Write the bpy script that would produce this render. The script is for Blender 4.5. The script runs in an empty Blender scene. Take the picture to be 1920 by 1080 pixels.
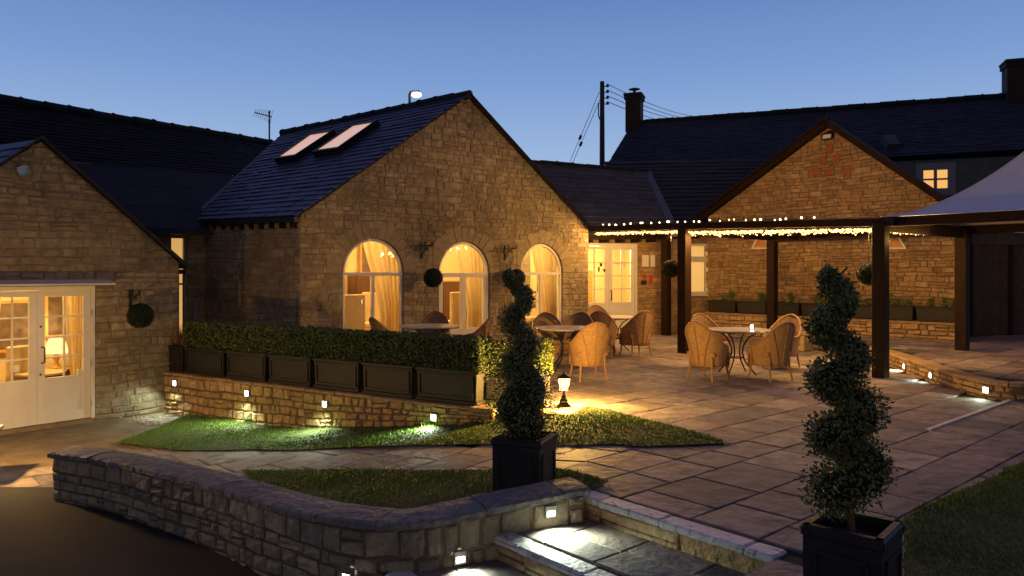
import bpy, math, random
from mathutils import Vector, Matrix
from mathutils.geometry import tessellate_polygon
R = math.radians
PI = math.pi
sc = bpy.context.scene
COL = sc.collection
rnd = random.Random(7)
V = Vector
# ------------------------------------------------------------------ camera
F = 1400.0; HZ = 510.0; H = 1.7            # focal length in photo pixels, horizon row, eye height above the patio
cam = bpy.data.cameras.new('camera'); camo = bpy.data.objects.new('camera', cam); COL.objects.link(camo)
camo.location = (0, 0, H); camo.rotation_euler = (R(90), 0, 0)
cam.sensor_width = 36; cam.lens = 36 * F / 1920; cam.shift_y = -(540 - HZ) / 1920
cam.clip_start = 0.1; cam.clip_end = 2000
sc.camera = camo
# ------------------------------------------------------------------ world, afterglow, added warm fill, exposure
w = bpy.data.worlds.new('World'); sc.world = w; w.use_nodes = True
nt = w.node_tree; nt.nodes.clear()
wo = nt.nodes.new('ShaderNodeOutputWorld'); bg = nt.nodes.new('ShaderNodeBackground')
tc = nt.nodes.new('ShaderNodeTexCoord'); sx = nt.nodes.new('ShaderNodeSeparateXYZ'); cr = nt.nodes.new('ShaderNodeValToRGB')
nt.links.new(tc.outputs['Generated'], sx.inputs[0]); nt.links.new(sx.outputs['Z'], cr.inputs[0])
els = cr.color_ramp.elements
SKY = [(0.0, (.42, .48, .58)), (.09, (.355, .465, .64)), (.16, (.265, .395, .63)), (.25, (.165, .285, .56)), (.34, (.11, .20, .465)),
       (.5, (.11, .125, .30)), (1.0, (.065, .062, .17))]
els[0].position = 0; els[0].color = (*SKY[0][1], 1); els[1].position = 1; els[1].color = (*SKY[-1][1], 1)
for p, c in SKY[1:-1]:
    e = els.new(p); e.color = (*c, 1)
sky = nt.nodes.new('ShaderNodeTexSky'); sky.sky_type = 'NISHITA'; sky.sun_disc = False
sky.sun_elevation = R(-2.5); sky.sun_rotation = R(8); sky.altitude = 100
# the afterglow sits low ahead; the rest of the sky falls off to night blue
skm = nt.nodes.new('ShaderNodeMixRGB'); skm.blend_type = 'ADD'; skm.inputs[0].default_value = .05
nt.links.new(cr.outputs[0], skm.inputs[1]); nt.links.new(sky.outputs[0], skm.inputs[2])
mrd = nt.nodes.new('ShaderNodeMapRange'); mrd.interpolation_type = 'SMOOTHSTEP'; nt.links.new(sx.outputs['Y'], mrd.inputs[0])
mrd.inputs[1].default_value = -.5; mrd.inputs[2].default_value = .7; mrd.inputs[3].default_value = .22; mrd.inputs[4].default_value = 1
vm = nt.nodes.new('ShaderNodeVectorMath'); vm.operation = 'SCALE'; nt.links.new(skm.outputs[0], vm.inputs[0]); nt.links.new(mrd.outputs[0], vm.inputs['Scale'])
nt.links.new(vm.outputs[0], bg.inputs[0]); bg.inputs[1].default_value = 1.0
nt.links.new(bg.outputs[0], wo.inputs[0])
warm_fill = bpy.data.lights.new('warm_fill', 'SUN'); warm_fill.energy = 0.12; warm_fill.angle = R(40); warm_fill.color = (1, .66, .4)  # faint warm fill added from behind the camera, no real source there
warm_fillo = bpy.data.objects.new('warm_fill', warm_fill); COL.objects.link(warm_fillo); warm_fillo.rotation_euler = (R(68), 0, R(4))
sc.view_settings.view_transform = 'Standard'; sc.view_settings.look = 'None'; sc.view_settings.exposure = 0.16; sc.view_settings.gamma = 1
sc.cycles.use_denoising = True
sc.cycles.max_bounces = 6; sc.cycles.diffuse_bounces = 3; sc.cycles.glossy_bounces = 3; sc.cycles.transparent_max_bounces = 12
sc.cycles.sample_clamp_indirect = 4
# ------------------------------------------------------------------ helpers
def P(px, py, D): return V(((px - 960) / F * D, D, H + (HZ - py) / F * D))
def G(px, py, z=0.0):
    D = F * (H - z) / (py - HZ); return P(px, py, D)
def on(px, A, B):                            # point of the ground line AB seen in column px
    k = (px - 960) / F; d = B - A
    t = (k * A.y - A.x) / (d.x - k * d.y); return A + d * t
def hz(p, z): return V((p.x, p.y, z))
def hit(px, py, p0, n):                      # view ray against a plane
    d = V(((px - 960) / F, 1, (HZ - py) / F)); c = V((0, 0, H)); return c + d * ((p0 - c).dot(n) / d.dot(n))
U = V((1590, 1400, 0)).normalized(); W = V((-1240, 1400, 0)).normalized()   # the two directions of the paving grid

class MB:
    def __init__(s): s.v = []; s.f = []; s.m = []
    def add(s, vs, fs, mi=0):
        o = len(s.v); s.v += [tuple(x) for x in vs]
        for f in fs: s.f.append(tuple(i + o for i in f)); s.m.append(mi)
    def quad(s, a, b, c, d, mi=0): s.add([a, b, c, d], [(0, 1, 2, 3)], mi)
    def poly(s, ps, mi=0):
        t = tessellate_polygon([[V(p) for p in ps]]); s.add(ps, [tuple(x) for x in t], mi)
    def box(s, c, size, rz=0.0, mi=0, taper=1.0, bev=0.0, tilt=None):
        c = V(c); x, y, z = [k / 2 for k in size]; M = Matrix.Rotation(rz, 3, 'Z')
        if tilt: M = M @ tilt
        b = min(bev, x * .45, y * .45, z * .45)
        if b <= 0:
            vs = [c + M @ V((i * x * (taper if k < 0 else 1), j * y * (taper if k < 0 else 1), k * z)) for k in (-1, 1) for i, j in ((-1, -1), (1, -1), (1, 1), (-1, 1))]
            s.add(vs, [(3, 2, 1, 0), (4, 5, 6, 7), (0, 1, 5, 4), (1, 2, 6, 5), (2, 3, 7, 6), (3, 0, 4, 7)], mi)
        else:
            vs = []
            for k, ins in ((-z, b), (-z + b, 0), (z - b, 0), (z, b)):
                tp = 1 + (taper - 1) * (1 - (k + z) / (2 * z))
                X = x * tp; Y = y * tp; q = b if ins == 0 else b
                a = X - (b if ins else 0); d = Y - (b if ins else 0)
                e = b * .7
                for i, j in ((-a, -d + e), (-a + e, -d), (a - e, -d), (a, -d + e), (a, d - e), (a - e, d), (-a + e, d), (-a, d - e)):
                    vs.append(c + M @ V((i, j, k)))
            fs = [tuple(range(7, -1, -1)), tuple(range(24, 32))]
            for r in range(3):
                for i in range(8):
                    j = (i + 1) % 8; fs.append((r * 8 + i, r * 8 + j, (r + 1) * 8 + j, (r + 1) * 8 + i))
            s.add(vs, fs, mi)
    def bar(s, a, b, wd, ht, mi=0, up=V((0, 0, 1))):   # rectangular bar between two points
        a = V(a); b = V(b); d = (b - a).normalized(); x = d.cross(up).normalized() * wd / 2; y = x.normalized().cross(d) * ht / 2
        vs = [p + i * x + j * y for p in (a, b) for i, j in ((-1, -1), (1, -1), (1, 1), (-1, 1))]
        s.add(vs, [(0, 1, 2, 3), (7, 6, 5, 4), (4, 5, 1, 0), (5, 6, 2, 1), (6, 7, 3, 2), (7, 4, 0, 3)], mi)
    def tube(s, pts, r, n=8, mi=0, closed=False, cap=True):
        pts = [V(p) for p in pts]; rs = r if isinstance(r, (list, tuple)) else [r] * len(pts); N = len(pts)
        prev = None; vs = []
        for i, p in enumerate(pts):
            if closed: t = pts[(i + 1) % N] - pts[i - 1]
            else: t = pts[min(i + 1, N - 1)] - pts[max(i - 1, 0)]
            t = t.normalized() if t.length > 1e-9 else V((0, 0, 1))
            if prev is None:
                a = t.cross(V((0, 0, 1)));  a = a if a.length > .05 else t.cross(V((1, 0, 0)))
            else: a = prev - t * prev.dot(t)
            a.normalize(); prev = a; b = t.cross(a)
            for k in range(n):
                q = 2 * PI * k / n; vs.append(p + (a * math.cos(q) + b * math.sin(q)) * rs[i])
        fs = []
        for i in range(N if closed else N - 1):
            j = (i + 1) % N
            for k in range(n):
                l = (k + 1) % n; fs.append((i * n + k, i * n + l, j * n + l, j * n + k))
        if not closed and cap: fs += [tuple(range(n - 1, -1, -1)), tuple((N - 1) * n + k for k in range(n))]
        s.add(vs, fs, mi)
    def lathe(s, prof, c=(0, 0, 0), n=24, mi=0, M=None):
        c = V(c); vs = []
        for r, z in prof:
            for k in range(n):
                q = 2 * PI * k / n; p = V((r * math.cos(q), r * math.sin(q), z)); vs.append(c + (M @ p if M else p))
        fs = [(i * n + k, i * n + (k + 1) % n, (i + 1) * n + (k + 1) % n, (i + 1) * n + k) for i in range(len(prof) - 1) for k in range(n)]
        if prof[0][0] > 1e-6: fs.append(tuple(range(n - 1, -1, -1)))
        if prof[-1][0] > 1e-6: fs.append(tuple((len(prof) - 1) * n + k for k in range(n)))
        s.add(vs, fs, mi)
    def ball(s, c, r, nu=16, nv=10, mi=0, sc3=(1, 1, 1)):
        c = V(c); vs = [c + V((0, 0, -r * sc3[2]))]
        for i in range(1, nv):
            a = -PI / 2 + PI * i / nv
            for k in range(nu):
                q = 2 * PI * k / nu; vs.append(c + V((math.cos(a) * math.cos(q) * r * sc3[0], math.cos(a) * math.sin(q) * r * sc3[1], math.sin(a) * r * sc3[2])))
        vs.append(c + V((0, 0, r * sc3[2]))); fs = []
        for k in range(nu):
            l = (k + 1) % nu; fs.append((0, 1 + l, 1 + k)); fs.append((len(vs) - 1, 1 + (nv - 2) * nu + k, 1 + (nv - 2) * nu + l))
            for i in range(nv - 2): fs.append((1 + i * nu + k, 1 + i * nu + l, 1 + (i + 1) * nu + l, 1 + (i + 1) * nu + k))
        s.add(vs, fs, mi)
    def build(s, name, mats, parent=None, local=False, smooth=False, label=None):
        me = bpy.data.meshes.new(name); mats = mats if isinstance(mats, (list, tuple)) else [mats]
        o = bpy.data.objects.new(name, me); COL.objects.link(o)
        vs = s.v
        if parent is None and not local and vs:
            xs = [v[0] for v in vs]; ys = [v[1] for v in vs]; zs = [v[2] for v in vs]
            o.location = ((min(xs) + max(xs)) / 2, (min(ys) + max(ys)) / 2, min(zs)); l = o.location
            vs = [(v[0] - l[0], v[1] - l[1], v[2] - l[2]) for v in vs]
        me.from_pydata(vs, [], s.f)
        for m in mats: me.materials.append(m)
        if len(mats) > 1: me.polygons.foreach_set('material_index', s.m)
        if smooth: me.polygons.foreach_set('use_smooth', [True] * len(me.polygons))
        me.update()
        if parent:
            o.parent = parent
            if not local and parent.type == 'EMPTY': o.matrix_parent_inverse = Matrix.Translation(-parent.location)
        if label: o['label'] = label
        return o
def tag(o, label, cat, group=None):
    o['label'] = label; o['category'] = cat
    if group: o['group'] = group
    return o
def thing(name, label, cat, loc=(0, 0, 0), rz=0.0, group=None):
    o = bpy.data.objects.new(name, None); COL.objects.link(o); o.location = loc; o.rotation_euler = (0, 0, rz); o.empty_display_size = .2
    return tag(o, label, cat, group)
def struct(name, mb, m, smooth=False, kind='structure'):
    o = mb.build(name, m, smooth=smooth); o['kind'] = kind; return o
KIDS = {}
def dup(root, loc, rz, label, group=None):
    r = root.copy(); COL.objects.link(r); r.location = loc; r.rotation_euler = (0, 0, rz); r['label'] = label
    if group: r['group'] = group
    for ch in list(root.children):
        c = ch.copy(); COL.objects.link(c); c.parent = r
        for g in list(ch.children):
            d = g.copy(); COL.objects.link(d); d.parent = c
    return r
def lamp(kind, loc, energy, color, parent, size=.05, rot=None, spot=None, local=False):
    l = bpy.data.lights.new('light', kind); l.energy = energy; l.color = color
    if kind in ('POINT', 'SPOT'): l.shadow_soft_size = size
    if kind == 'AREA': l.size = size
    if spot: l.spot_size = spot; l.spot_blend = 1
    o = bpy.data.objects.new('light', l); COL.objects.link(o); o.location = loc
    if rot: o.rotation_euler = rot
    o.parent = parent
    if parent.type == 'EMPTY' and not local: o.matrix_parent_inverse = Matrix.Translation(-parent.location)
    return o
# ------------------------------------------------------------------ materials
def mat(name, col=(.5, .5, .5), rough=.6, metal=0.0, ramp=None, noise=0.0, nscale=6.0, bump=0.0, bscale=40.0, emis=None, estr=0.0, big=0.0, spec=.5, bscale2=None, patch=None):
    m = bpy.data.materials.new(name); m.use_nodes = True; N = m.node_tree; L = N.links; b = N.nodes['Principled BSDF']
    b.inputs['Base Color'].default_value = (*col, 1); b.inputs['Roughness'].default_value = rough; b.inputs['Metallic'].default_value = metal
    b.inputs['Specular IOR Level'].default_value = spec
    t = N.nodes.new('ShaderNodeTexCoord'); out = None
    if ramp:
        g = N.nodes.new('ShaderNodeNewGeometry'); r = N.nodes.new('ShaderNodeValToRGB'); L.new(g.outputs['Random Per Island'], r.inputs[0])
        e = r.color_ramp.elements; e[0].color = (*ramp[0], 1); e[1].color = (*ramp[-1], 1)
        for i, c in enumerate(ramp[1:-1]): k = e.new((i + 1) / (len(ramp) - 1)); k.color = (*c, 1)
        out = r.outputs[0]
    if patch:
        n = N.nodes.new('ShaderNodeTexNoise'); n.inputs['Scale'].default_value = patch[1]; n.inputs['Detail'].default_value = 5; n.inputs['Roughness'].default_value = .65
        L.new(t.outputs['Object'], n.inputs[0]); r2 = N.nodes.new('ShaderNodeValToRGB'); L.new(n.outputs[0], r2.inputs[0])
        r2.color_ramp.elements[0].position = patch[2]; r2.color_ramp.elements[0].color = (0, 0, 0, 1); r2.color_ramp.elements[1].position = patch[3]
        x = N.nodes.new('ShaderNodeMixRGB'); L.new(r2.outputs[0], x.inputs[0]); x.inputs[1].default_value = (*col, 1); x.inputs[2].default_value = (*patch[0], 1)
        if out: L.new(out, x.inputs[1])
        out = x.outputs[0]
    for amt, scl in ((noise, nscale), (big, .45)):
        if amt:
            n = N.nodes.new('ShaderNodeTexNoise'); n.inputs['Scale'].default_value = scl; n.inputs['Detail'].default_value = 8; n.inputs['Roughness'].default_value = .6
            L.new(t.outputs['Object'], n.inputs[0])
            mr = N.nodes.new('ShaderNodeMapRange'); mr.inputs[1].default_value = .3; mr.inputs[2].default_value = .7; mr.inputs[3].default_value = 1 - amt; mr.inputs[4].default_value = 1 + amt
            L.new(n.outputs[0], mr.inputs[0]); x = N.nodes.new('ShaderNodeMixRGB'); x.blend_type = 'MULTIPLY'; x.inputs[0].default_value = 1
            if out: L.new(out, x.inputs[1])
            else: x.inputs[1].default_value = (*col, 1)
            cc = N.nodes.new('ShaderNodeCombineXYZ')
            for i in range(3): L.new(mr.outputs[0], cc.inputs[i])
            L.new(cc.outputs[0], x.inputs[2]); out = x.outputs[0]
    if out: L.new(out, b.inputs['Base Color'])
    if bump:
        n = N.nodes.new('ShaderNodeTexNoise'); n.inputs['Scale'].default_value = bscale; n.inputs['Detail'].default_value = 6; L.new(t.outputs['Object'], n.inputs[0])
        bp = N.nodes.new('ShaderNodeBump'); bp.inputs['Strength'].default_value = bump; bp.inputs['Distance'].default_value = .02; L.new(n.outputs[0], bp.inputs['Height']); L.new(bp.outputs[0], b.inputs['Normal'])
        if bscale2:
            n2 = N.nodes.new('ShaderNodeTexNoise'); n2.inputs['Scale'].default_value = bscale2; n2.inputs['Detail'].default_value = 3; L.new(t.outputs['Object'], n2.inputs[0])
            b2 = N.nodes.new('ShaderNodeBump'); b2.inputs['Strength'].default_value = bump; b2.inputs['Distance'].default_value = .05; L.new(n2.outputs[0], b2.inputs['Height']); L.new(b2.outputs[0], bp.inputs['Normal'])
    if emis:
        b.inputs['Emission Color'].default_value = (*emis, 1); b.inputs['Emission Strength'].default_value = estr
    return m
def glassy(name, tint=(1, 1, 1), refl=.08, frost=0.0):
    m = bpy.data.materials.new(name); m.use_nodes = True; N = m.node_tree; N.nodes.clear(); L = N.links
    o = N.nodes.new('ShaderNodeOutputMaterial'); t = N.nodes.new('ShaderNodeBsdfTransparent'); t.inputs[0].default_value = (*tint, 1)
    g = N.nodes.new('ShaderNodeBsdfGlossy'); g.inputs['Roughness'].default_value = .02; fr = N.nodes.new('ShaderNodeFresnel'); fr.inputs[0].default_value = 1.45
    x = N.nodes.new('ShaderNodeMixShader'); L.new(fr.outputs[0], x.inputs[0]); L.new(t.outputs[0], x.inputs[1]); L.new(g.outputs[0], x.inputs[2]); L.new(x.outputs[0], o.inputs[0])
    return m
def glow(name, col, strength, clear=0.0):
    m = bpy.data.materials.new(name); m.use_nodes = True; N = m.node_tree; N.nodes.clear(); L = N.links
    o = N.nodes.new('ShaderNodeOutputMaterial'); e = N.nodes.new('ShaderNodeEmission'); e.inputs[0].default_value = (*col, 1); e.inputs[1].default_value = strength
    if clear:
        t = N.nodes.new('ShaderNodeBsdfTransparent'); x = N.nodes.new('ShaderNodeMixShader'); x.inputs[0].default_value = clear; L.new(e.outputs[0], x.inputs[1]); L.new(t.outputs[0], x.inputs[2]); L.new(x.outputs[0], o.inputs[0])
    else: L.new(e.outputs[0], o.inputs[0])
    m.cycles.emission_sampling = 'NONE'
    return m
M = {}
M['stone'] = mat('rubble stone', rough=.85, ramp=[(.225, .17, .105), (.31, .245, .16), (.26, .205, .13), (.335, .275, .185), (.24, .19, .13), (.35, .295, .195), (.29, .215, .13)], noise=.36, nscale=7, bump=.8, bscale=22, big=.28, bscale2=7, patch=((.16, .13, .09), 1.3, .5, .72))
M['stone2'] = mat('golden rubble stone', rough=.85, ramp=[(.30, .18, .085), (.42, .28, .14), (.34, .2, .095), (.46, .32, .17), (.25, .16, .09), (.4, .25, .12)], noise=.3, nscale=9, bump=.6, bscale=28, big=.2, bscale2=9)
M['mortar'] = mat('lime mortar', (.25, .18, .11), .95, noise=.25, bump=.4, big=.2)
M['mortar_dark'] = mat('deep mortar joint', (.15, .11, .07), .95, noise=.3, bump=.5)
M['wallstone'] = mat('grey weathered wall stone', rough=.9, ramp=[(.23, .21, .15), (.36, .32, .23), (.27, .25, .18), (.40, .34, .24), (.2, .19, .145), (.33, .27, .18)], noise=.35, nscale=14, bump=.55, bscale=35, bscale2=11, big=.2)
M['goldwall'] = mat('golden wall stone', rough=.88, ramp=[(.42, .26, .12), (.52, .34, .16), (.36, .23, .11), (.56, .38, .2), (.46, .28, .13)], noise=.3, nscale=14, bump=.7, bscale=35, bscale2=11)
M['dressed'] = mat('dressed stone', rough=.85, ramp=[(.29, .225, .145), (.34, .265, .17), (.26, .195, .125)], noise=.2, nscale=12, bump=.4, bscale=40)
M['coping'] = mat('rough coping stone', rough=.8, ramp=[(.15, .145, .15), (.22, .21, .2), (.18, .175, .175)], noise=.4, nscale=16, bump=.9, bscale=30, bscale2=10)
M['goldcoping'] = mat('golden coping stone', rough=.85, ramp=[(.34, .22, .11), (.42, .28, .15)], noise=.3, nscale=14, bump=.6, bscale=35)
M['slab'] = mat('riven paving slab', rough=.75, ramp=[(.18, .145, .14), (.34, .27, .235), (.24, .19, .175), (.42, .34, .285), (.13, .12, .13), (.33, .245, .205), (.18, .145, .14)], noise=.32, nscale=8, bump=.35, bscale=24, bscale2=5, big=.2, spec=.3, patch=((.10, .085, .085), 3.1, .5, .72))
M['joint'] = mat('sand joint', (.03, .022, .016), .95, noise=.3, bump=.4)
M['nosing'] = mat('worn white painted stone edge', (.74, .70, .70), .7, noise=.2, nscale=20, bump=.5, bscale=30, patch=((.25, .21, .19), 14, .55, .68))
M['asphalt'] = mat('asphalt', (.012, .0095, .013), .9, patch=((.02, .017, .018), 1.6, .45, .7), noise=.6, nscale=90, bump=.5, bscale=150, big=.3)
M['soil'] = mat('dark soil', (.05, .035, .022), .95, noise=.4, bump=.6)
M['concrete'] = mat('brown concrete apron', (.16, .115, .07), .85, noise=.4, nscale=3, bump=.4, bscale=20)
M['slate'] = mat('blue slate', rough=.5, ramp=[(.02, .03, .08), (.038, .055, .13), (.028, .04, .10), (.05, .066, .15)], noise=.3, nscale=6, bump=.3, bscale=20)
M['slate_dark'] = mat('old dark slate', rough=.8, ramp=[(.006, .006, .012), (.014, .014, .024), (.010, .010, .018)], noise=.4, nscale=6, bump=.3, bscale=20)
M['slate_far'] = mat('far stone slate', rough=.7, ramp=[(.018, .022, .05), (.034, .042, .08), (.025, .031, .062)], noise=.4, nscale=3, bump=.3, bscale=12)
M['slate_brown'] = mat('brown stone slate', rough=.8, ramp=[(.014, .011, .012), (.028, .02, .018), (.020, .016, .015)], noise=.4, nscale=4, bump=.3, bscale=12)
M['slate_grey'] = mat('grey stone slate', rough=.75, ramp=[(.04, .04, .052), (.075, .07, .078), (.055, .05, .06)], noise=.4, nscale=4, bump=.3, bscale=12)
M['lead'] = mat('lead flashing', (.06, .07, .1), .5, noise=.2)
M['black'] = mat('black iron', (.012, .011, .011), .5)
M['white'] = mat('white painted timber', (.75, .71, .66), .45, noise=.05)
M['blue_frame'] = mat('grey blue frame', (.2, .21, .25), .5)
M['brownwood'] = mat('dark stained timber', (.019, .008, .0055), .7, noise=.35, nscale=8, bump=.3, bscale=30, spec=.2)
M['fence'] = mat('old fence boards', rough=.85, ramp=[(.045, .03, .022), (.075, .05, .036), (.055, .038, .028)], noise=.35, nscale=7, bump=.4, bscale=25)
M['leadbox'] = mat('lead grey planter', (.017, .015, .016), .6, noise=.25, nscale=10, bump=.2)
M['leaf'] = mat('box leaves', rough=.55, ramp=[(.05, .08, .018), (.11, .16, .032), (.075, .115, .024), (.15, .19, .05)], spec=.4)
M['leaf_box'] = mat('grey green box leaves', rough=.5, ramp=[(.08, .11, .035), (.17, .21, .055), (.115, .15, .04), (.23, .26, .08), (.12, .10, .05)], spec=.5)
M['leaf_core'] = mat('light blocking leaf core', (.006, .010, .004), .9)  # dark core added inside the foliage to block light between the leaves
M['leaf_faux'] = mat('faux box ball leaves', rough=.5, ramp=[(.006, .016, .010), (.014, .03, .016), (.009, .022, .012)], spec=.3)
M['grassm'] = mat('grass blades', rough=.6, ramp=[(.075, .15, .014), (.13, .23, .022), (.10, .18, .018), (.20, .24, .03)], spec=.25, big=.3)
M['turf'] = mat('turf', (.05, .065, .014), .95, noise=.4, nscale=20, bump=.6, bscale=60)
M['twig'] = mat('brown dry stems', rough=.8, ramp=[(.12, .06, .03), (.2, .1, .045), (.09, .05, .03)])
M['wicker'] = mat('woven wicker', (.42, .245, .11), .6, noise=.3, nscale=25, bump=.8, bscale=120)
M['wicker_rim'] = mat('wicker rim', (.33, .18, .08), .5, noise=.2, nscale=40, bump=.4, bscale=120)
M['marble'] = mat('pale stone tabletop', (.55, .5, .46), .25, noise=.12, nscale=10)
M['cream'] = mat('cream interior wall', (.84, .61, .29), .8, noise=.03)
M['carpet'] = mat('room carpet', (.3, .18, .09), .95, noise=.2)
M['curtain'] = mat('gold curtain', (.52, .38, .18), .75, noise=.12, nscale=12)
def cloth_glow(name, col):
    m = bpy.data.materials.new(name); m.use_nodes = True; N = m.node_tree; N.nodes.clear(); L = N.links; o = N.nodes.new('ShaderNodeOutputMaterial')
    d = N.nodes.new('ShaderNodeBsdfDiffuse'); t = N.nodes.new('ShaderNodeBsdfTranslucent'); x = N.nodes.new('ShaderNodeMixShader'); x.inputs[0].default_value = .38
    for k in (d, t): k.inputs[0].default_value = (*col, 1)
    L.new(d.outputs[0], x.inputs[1]); L.new(t.outputs[0], x.inputs[2]); L.new(x.outputs[0], o.inputs[0]); return m
M['curtain'] = cloth_glow('pale gold translucent curtain', (.76, .58, .31))
M['uphol'] = mat('cream upholstery', (.62, .46, .26), .8, noise=.08)
M['orangewall'] = mat('orange timber panel', (.6, .28, .07), .6, noise=.15)
M['darkfurn'] = mat('dark wood furniture', (.09, .035, .015), .4, noise=.2)
M['picture'] = mat('dark picture canvas', (.12, .07, .04), .5, noise=.6, nscale=9)
M['glass'] = glassy('window glass')
M['canopy'] = mat('white tent fabric', (.84, .82, .88), .7, noise=.04, nscale=2)
M['brick'] = mat('red brick', rough=.85, ramp=[(.26, .085, .035), (.32, .11, .045), (.2, .07, .03)], noise=.3, nscale=12, bump=.5)
M['steel'] = mat('brushed steel', (.6, .6, .58), .35, metal=.9)
M['bulb'] = glow('warm fairy bulb', (1, .58, .16), 5)
M['bulb_big'] = glow('warm white fairy bulb', (1, .78, .42), 14)
M['bulb_top'] = glow('warm white top bulb', (1, .72, .34), 7)
M['coolglow'] = glow('cool white lens', (.85, 1, .95), 14)
M['lantern_glow'] = glow('lit lantern pane', (1, .56, .12), 5, clear=.45)
M['lampshade'] = glow('lit lampshade', (1, .68, .26), 1.5)
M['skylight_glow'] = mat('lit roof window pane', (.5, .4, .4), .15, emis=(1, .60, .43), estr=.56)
M['far_window'] = mat('lit far window pane', (.3, .2, .1), .3, emis=(1, .5, .14), estr=.85)
M['blind'] = mat('self lit roller blind', (.75, .6, .38), .8, emis=(1, .58, .17), estr=.5)  # emission stands in for the lamplight behind the blind
M['render'] = mat('blue grey rendered wall', (.11, .125, .13), .9, noise=.2)
M['paper'] = mat('white paper notice', (.8, .76, .68), .7)
M['red'] = mat('red notice', (.5, .05, .03), .5)
M['white_text'] = mat('dark print', (.03, .02, .02), .6)
M['streetglow'] = glow('lit street lamp', (1, .9, .62), 9)
M['gravel'] = mat('white gravel', rough=.8, ramp=[(.35, .3, .25), (.6, .54, .46), (.45, .4, .34)])
# ------------------------------------------------------------------ stone, slate and slab layers
def clip_poly(poly, planes):                 # planes: (nx, nz, d) keep nx*s+nz*z<=d
    for nx, nz, d in planes:
        out = []
        for i, p in enumerate(poly):
            q = poly[(i + 1) % len(poly)]; fp = nx * p[0] + nz * p[1] - d; fq = nx * q[0] + nz * q[1] - d
            if fp <= 0: out.append(p)
            if (fp < 0 < fq) or (fq < 0 < fp):
                t = fp / (fp - fq); out.append((p[0] + (q[0] - p[0]) * t, p[1] + (q[1] - p[1]) * t))
        poly = out
        if len(poly) < 3: return []
    return poly
def lay(mb, pos, s0, s1, z0, z1, hr=(.09, .19), lr=(.16, .46), gap=.007, depth=.016, bev=.014, holes=(), clip=(), seed=1, mi=0, two=True, jit=.3, wob=0.0):
    rg = random.Random(seed); z = z0
    while z < z1 - .02:
        h = rg.uniform(*hr)
        if z1 - z - h < hr[0] * .7: h = z1 - z
        ivs = [(s0, s1)]
        for ho in holes:
            iv = ho(z, z + h)
            if iv:
                nx = []
                for a, b in ivs:
                    if iv[1] <= a or iv[0] >= b: nx.append((a, b))
                    else:
                        if iv[0] > a: nx.append((a, iv[0]))
                        if iv[1] < b: nx.append((iv[1], b))
                ivs = nx
        for a, b in ivs:
            s = a - (rg.uniform(0, lr[0]) if a == s0 and clip else 0)
            while s < b - .01:
                l = rg.uniform(*lr) * rg.choice((.7, 1, 1, 1.25)); e = s + l
                if b - e < lr[0] * .6: e = b
                # now and then a course splits in two
                parts = [(z, z + h)]
                if h > hr[1] * .8 and rg.random() < jit: m = z + h * rg.uniform(.4, .6); parts = [(z, m), (m, z + h)]
                for za, zb in parts:
                    j = lambda: rg.uniform(-.011, .011)
                    pl = [(s + gap + j(), za + gap + j()), (e - gap + j(), za + gap + j()), (e - gap + j(), zb - gap + j()), (s + gap + j(), zb - gap + j())]
                    if wob: pl = [(q[0], min(max(q[1] + wob * (math.sin(q[0] * 1.9 + q[1] * 4) + .6 * math.sin(q[0] * 5.3 + q[1] * 2.1)), z0), z1)) for q in pl]
                    if clip: pl = clip_poly(pl, clip)
                    if len(pl) >= 3:
                        xs = [p[0] for p in pl]; zs = [p[1] for p in pl]; wd = max(xs) - min(xs); hh = max(zs) - min(zs)
                        if wd > .03 and hh > .02:
                            cx = (max(xs) + min(xs)) / 2; cz = (max(zs) + min(zs)) / 2; dd = depth * rg.uniform(.4, 1.25); n = len(pl)
                            rings = [(0, -.004)] + ([(bev * .3, dd * .65)] if two else []) + [(bev, dd)]
                            vs = []
                            for ins, out in rings:
                                kx = max(.2, 1 - ins / (wd / 2)); kz = max(.2, 1 - ins / (hh / 2))
                                tl = rg.uniform(-.25, .25) * depth
                                for i, p in enumerate(pl): vs.append(pos(cx + (p[0] - cx) * kx, cz + (p[1] - cz) * kz, out + (tl * (1 if i % 2 else -1) if out > 0 else 0)))
                            fs = []
                            for r in range(len(rings) - 1):
                                for i in range(n): k = (i + 1) % n; fs.append((r * n + i, r * n + k, (r + 1) * n + k, (r + 1) * n + i))
                            fs.append(tuple((len(rings) - 1) * n + i for i in range(n)))
                            mb.add(vs, fs, mi)
                s = e
        z += h
def flatpos(A, B):
    t = (B - A).normalized(); t.z = 0; t.normalize(); n = V((t.y, -t.x, 0))      # normal on the right of A->B
    return (lambda s, z, o: V((A.x, A.y, 0)) + t * s + n * o + V((0, 0, z))), t, n
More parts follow.
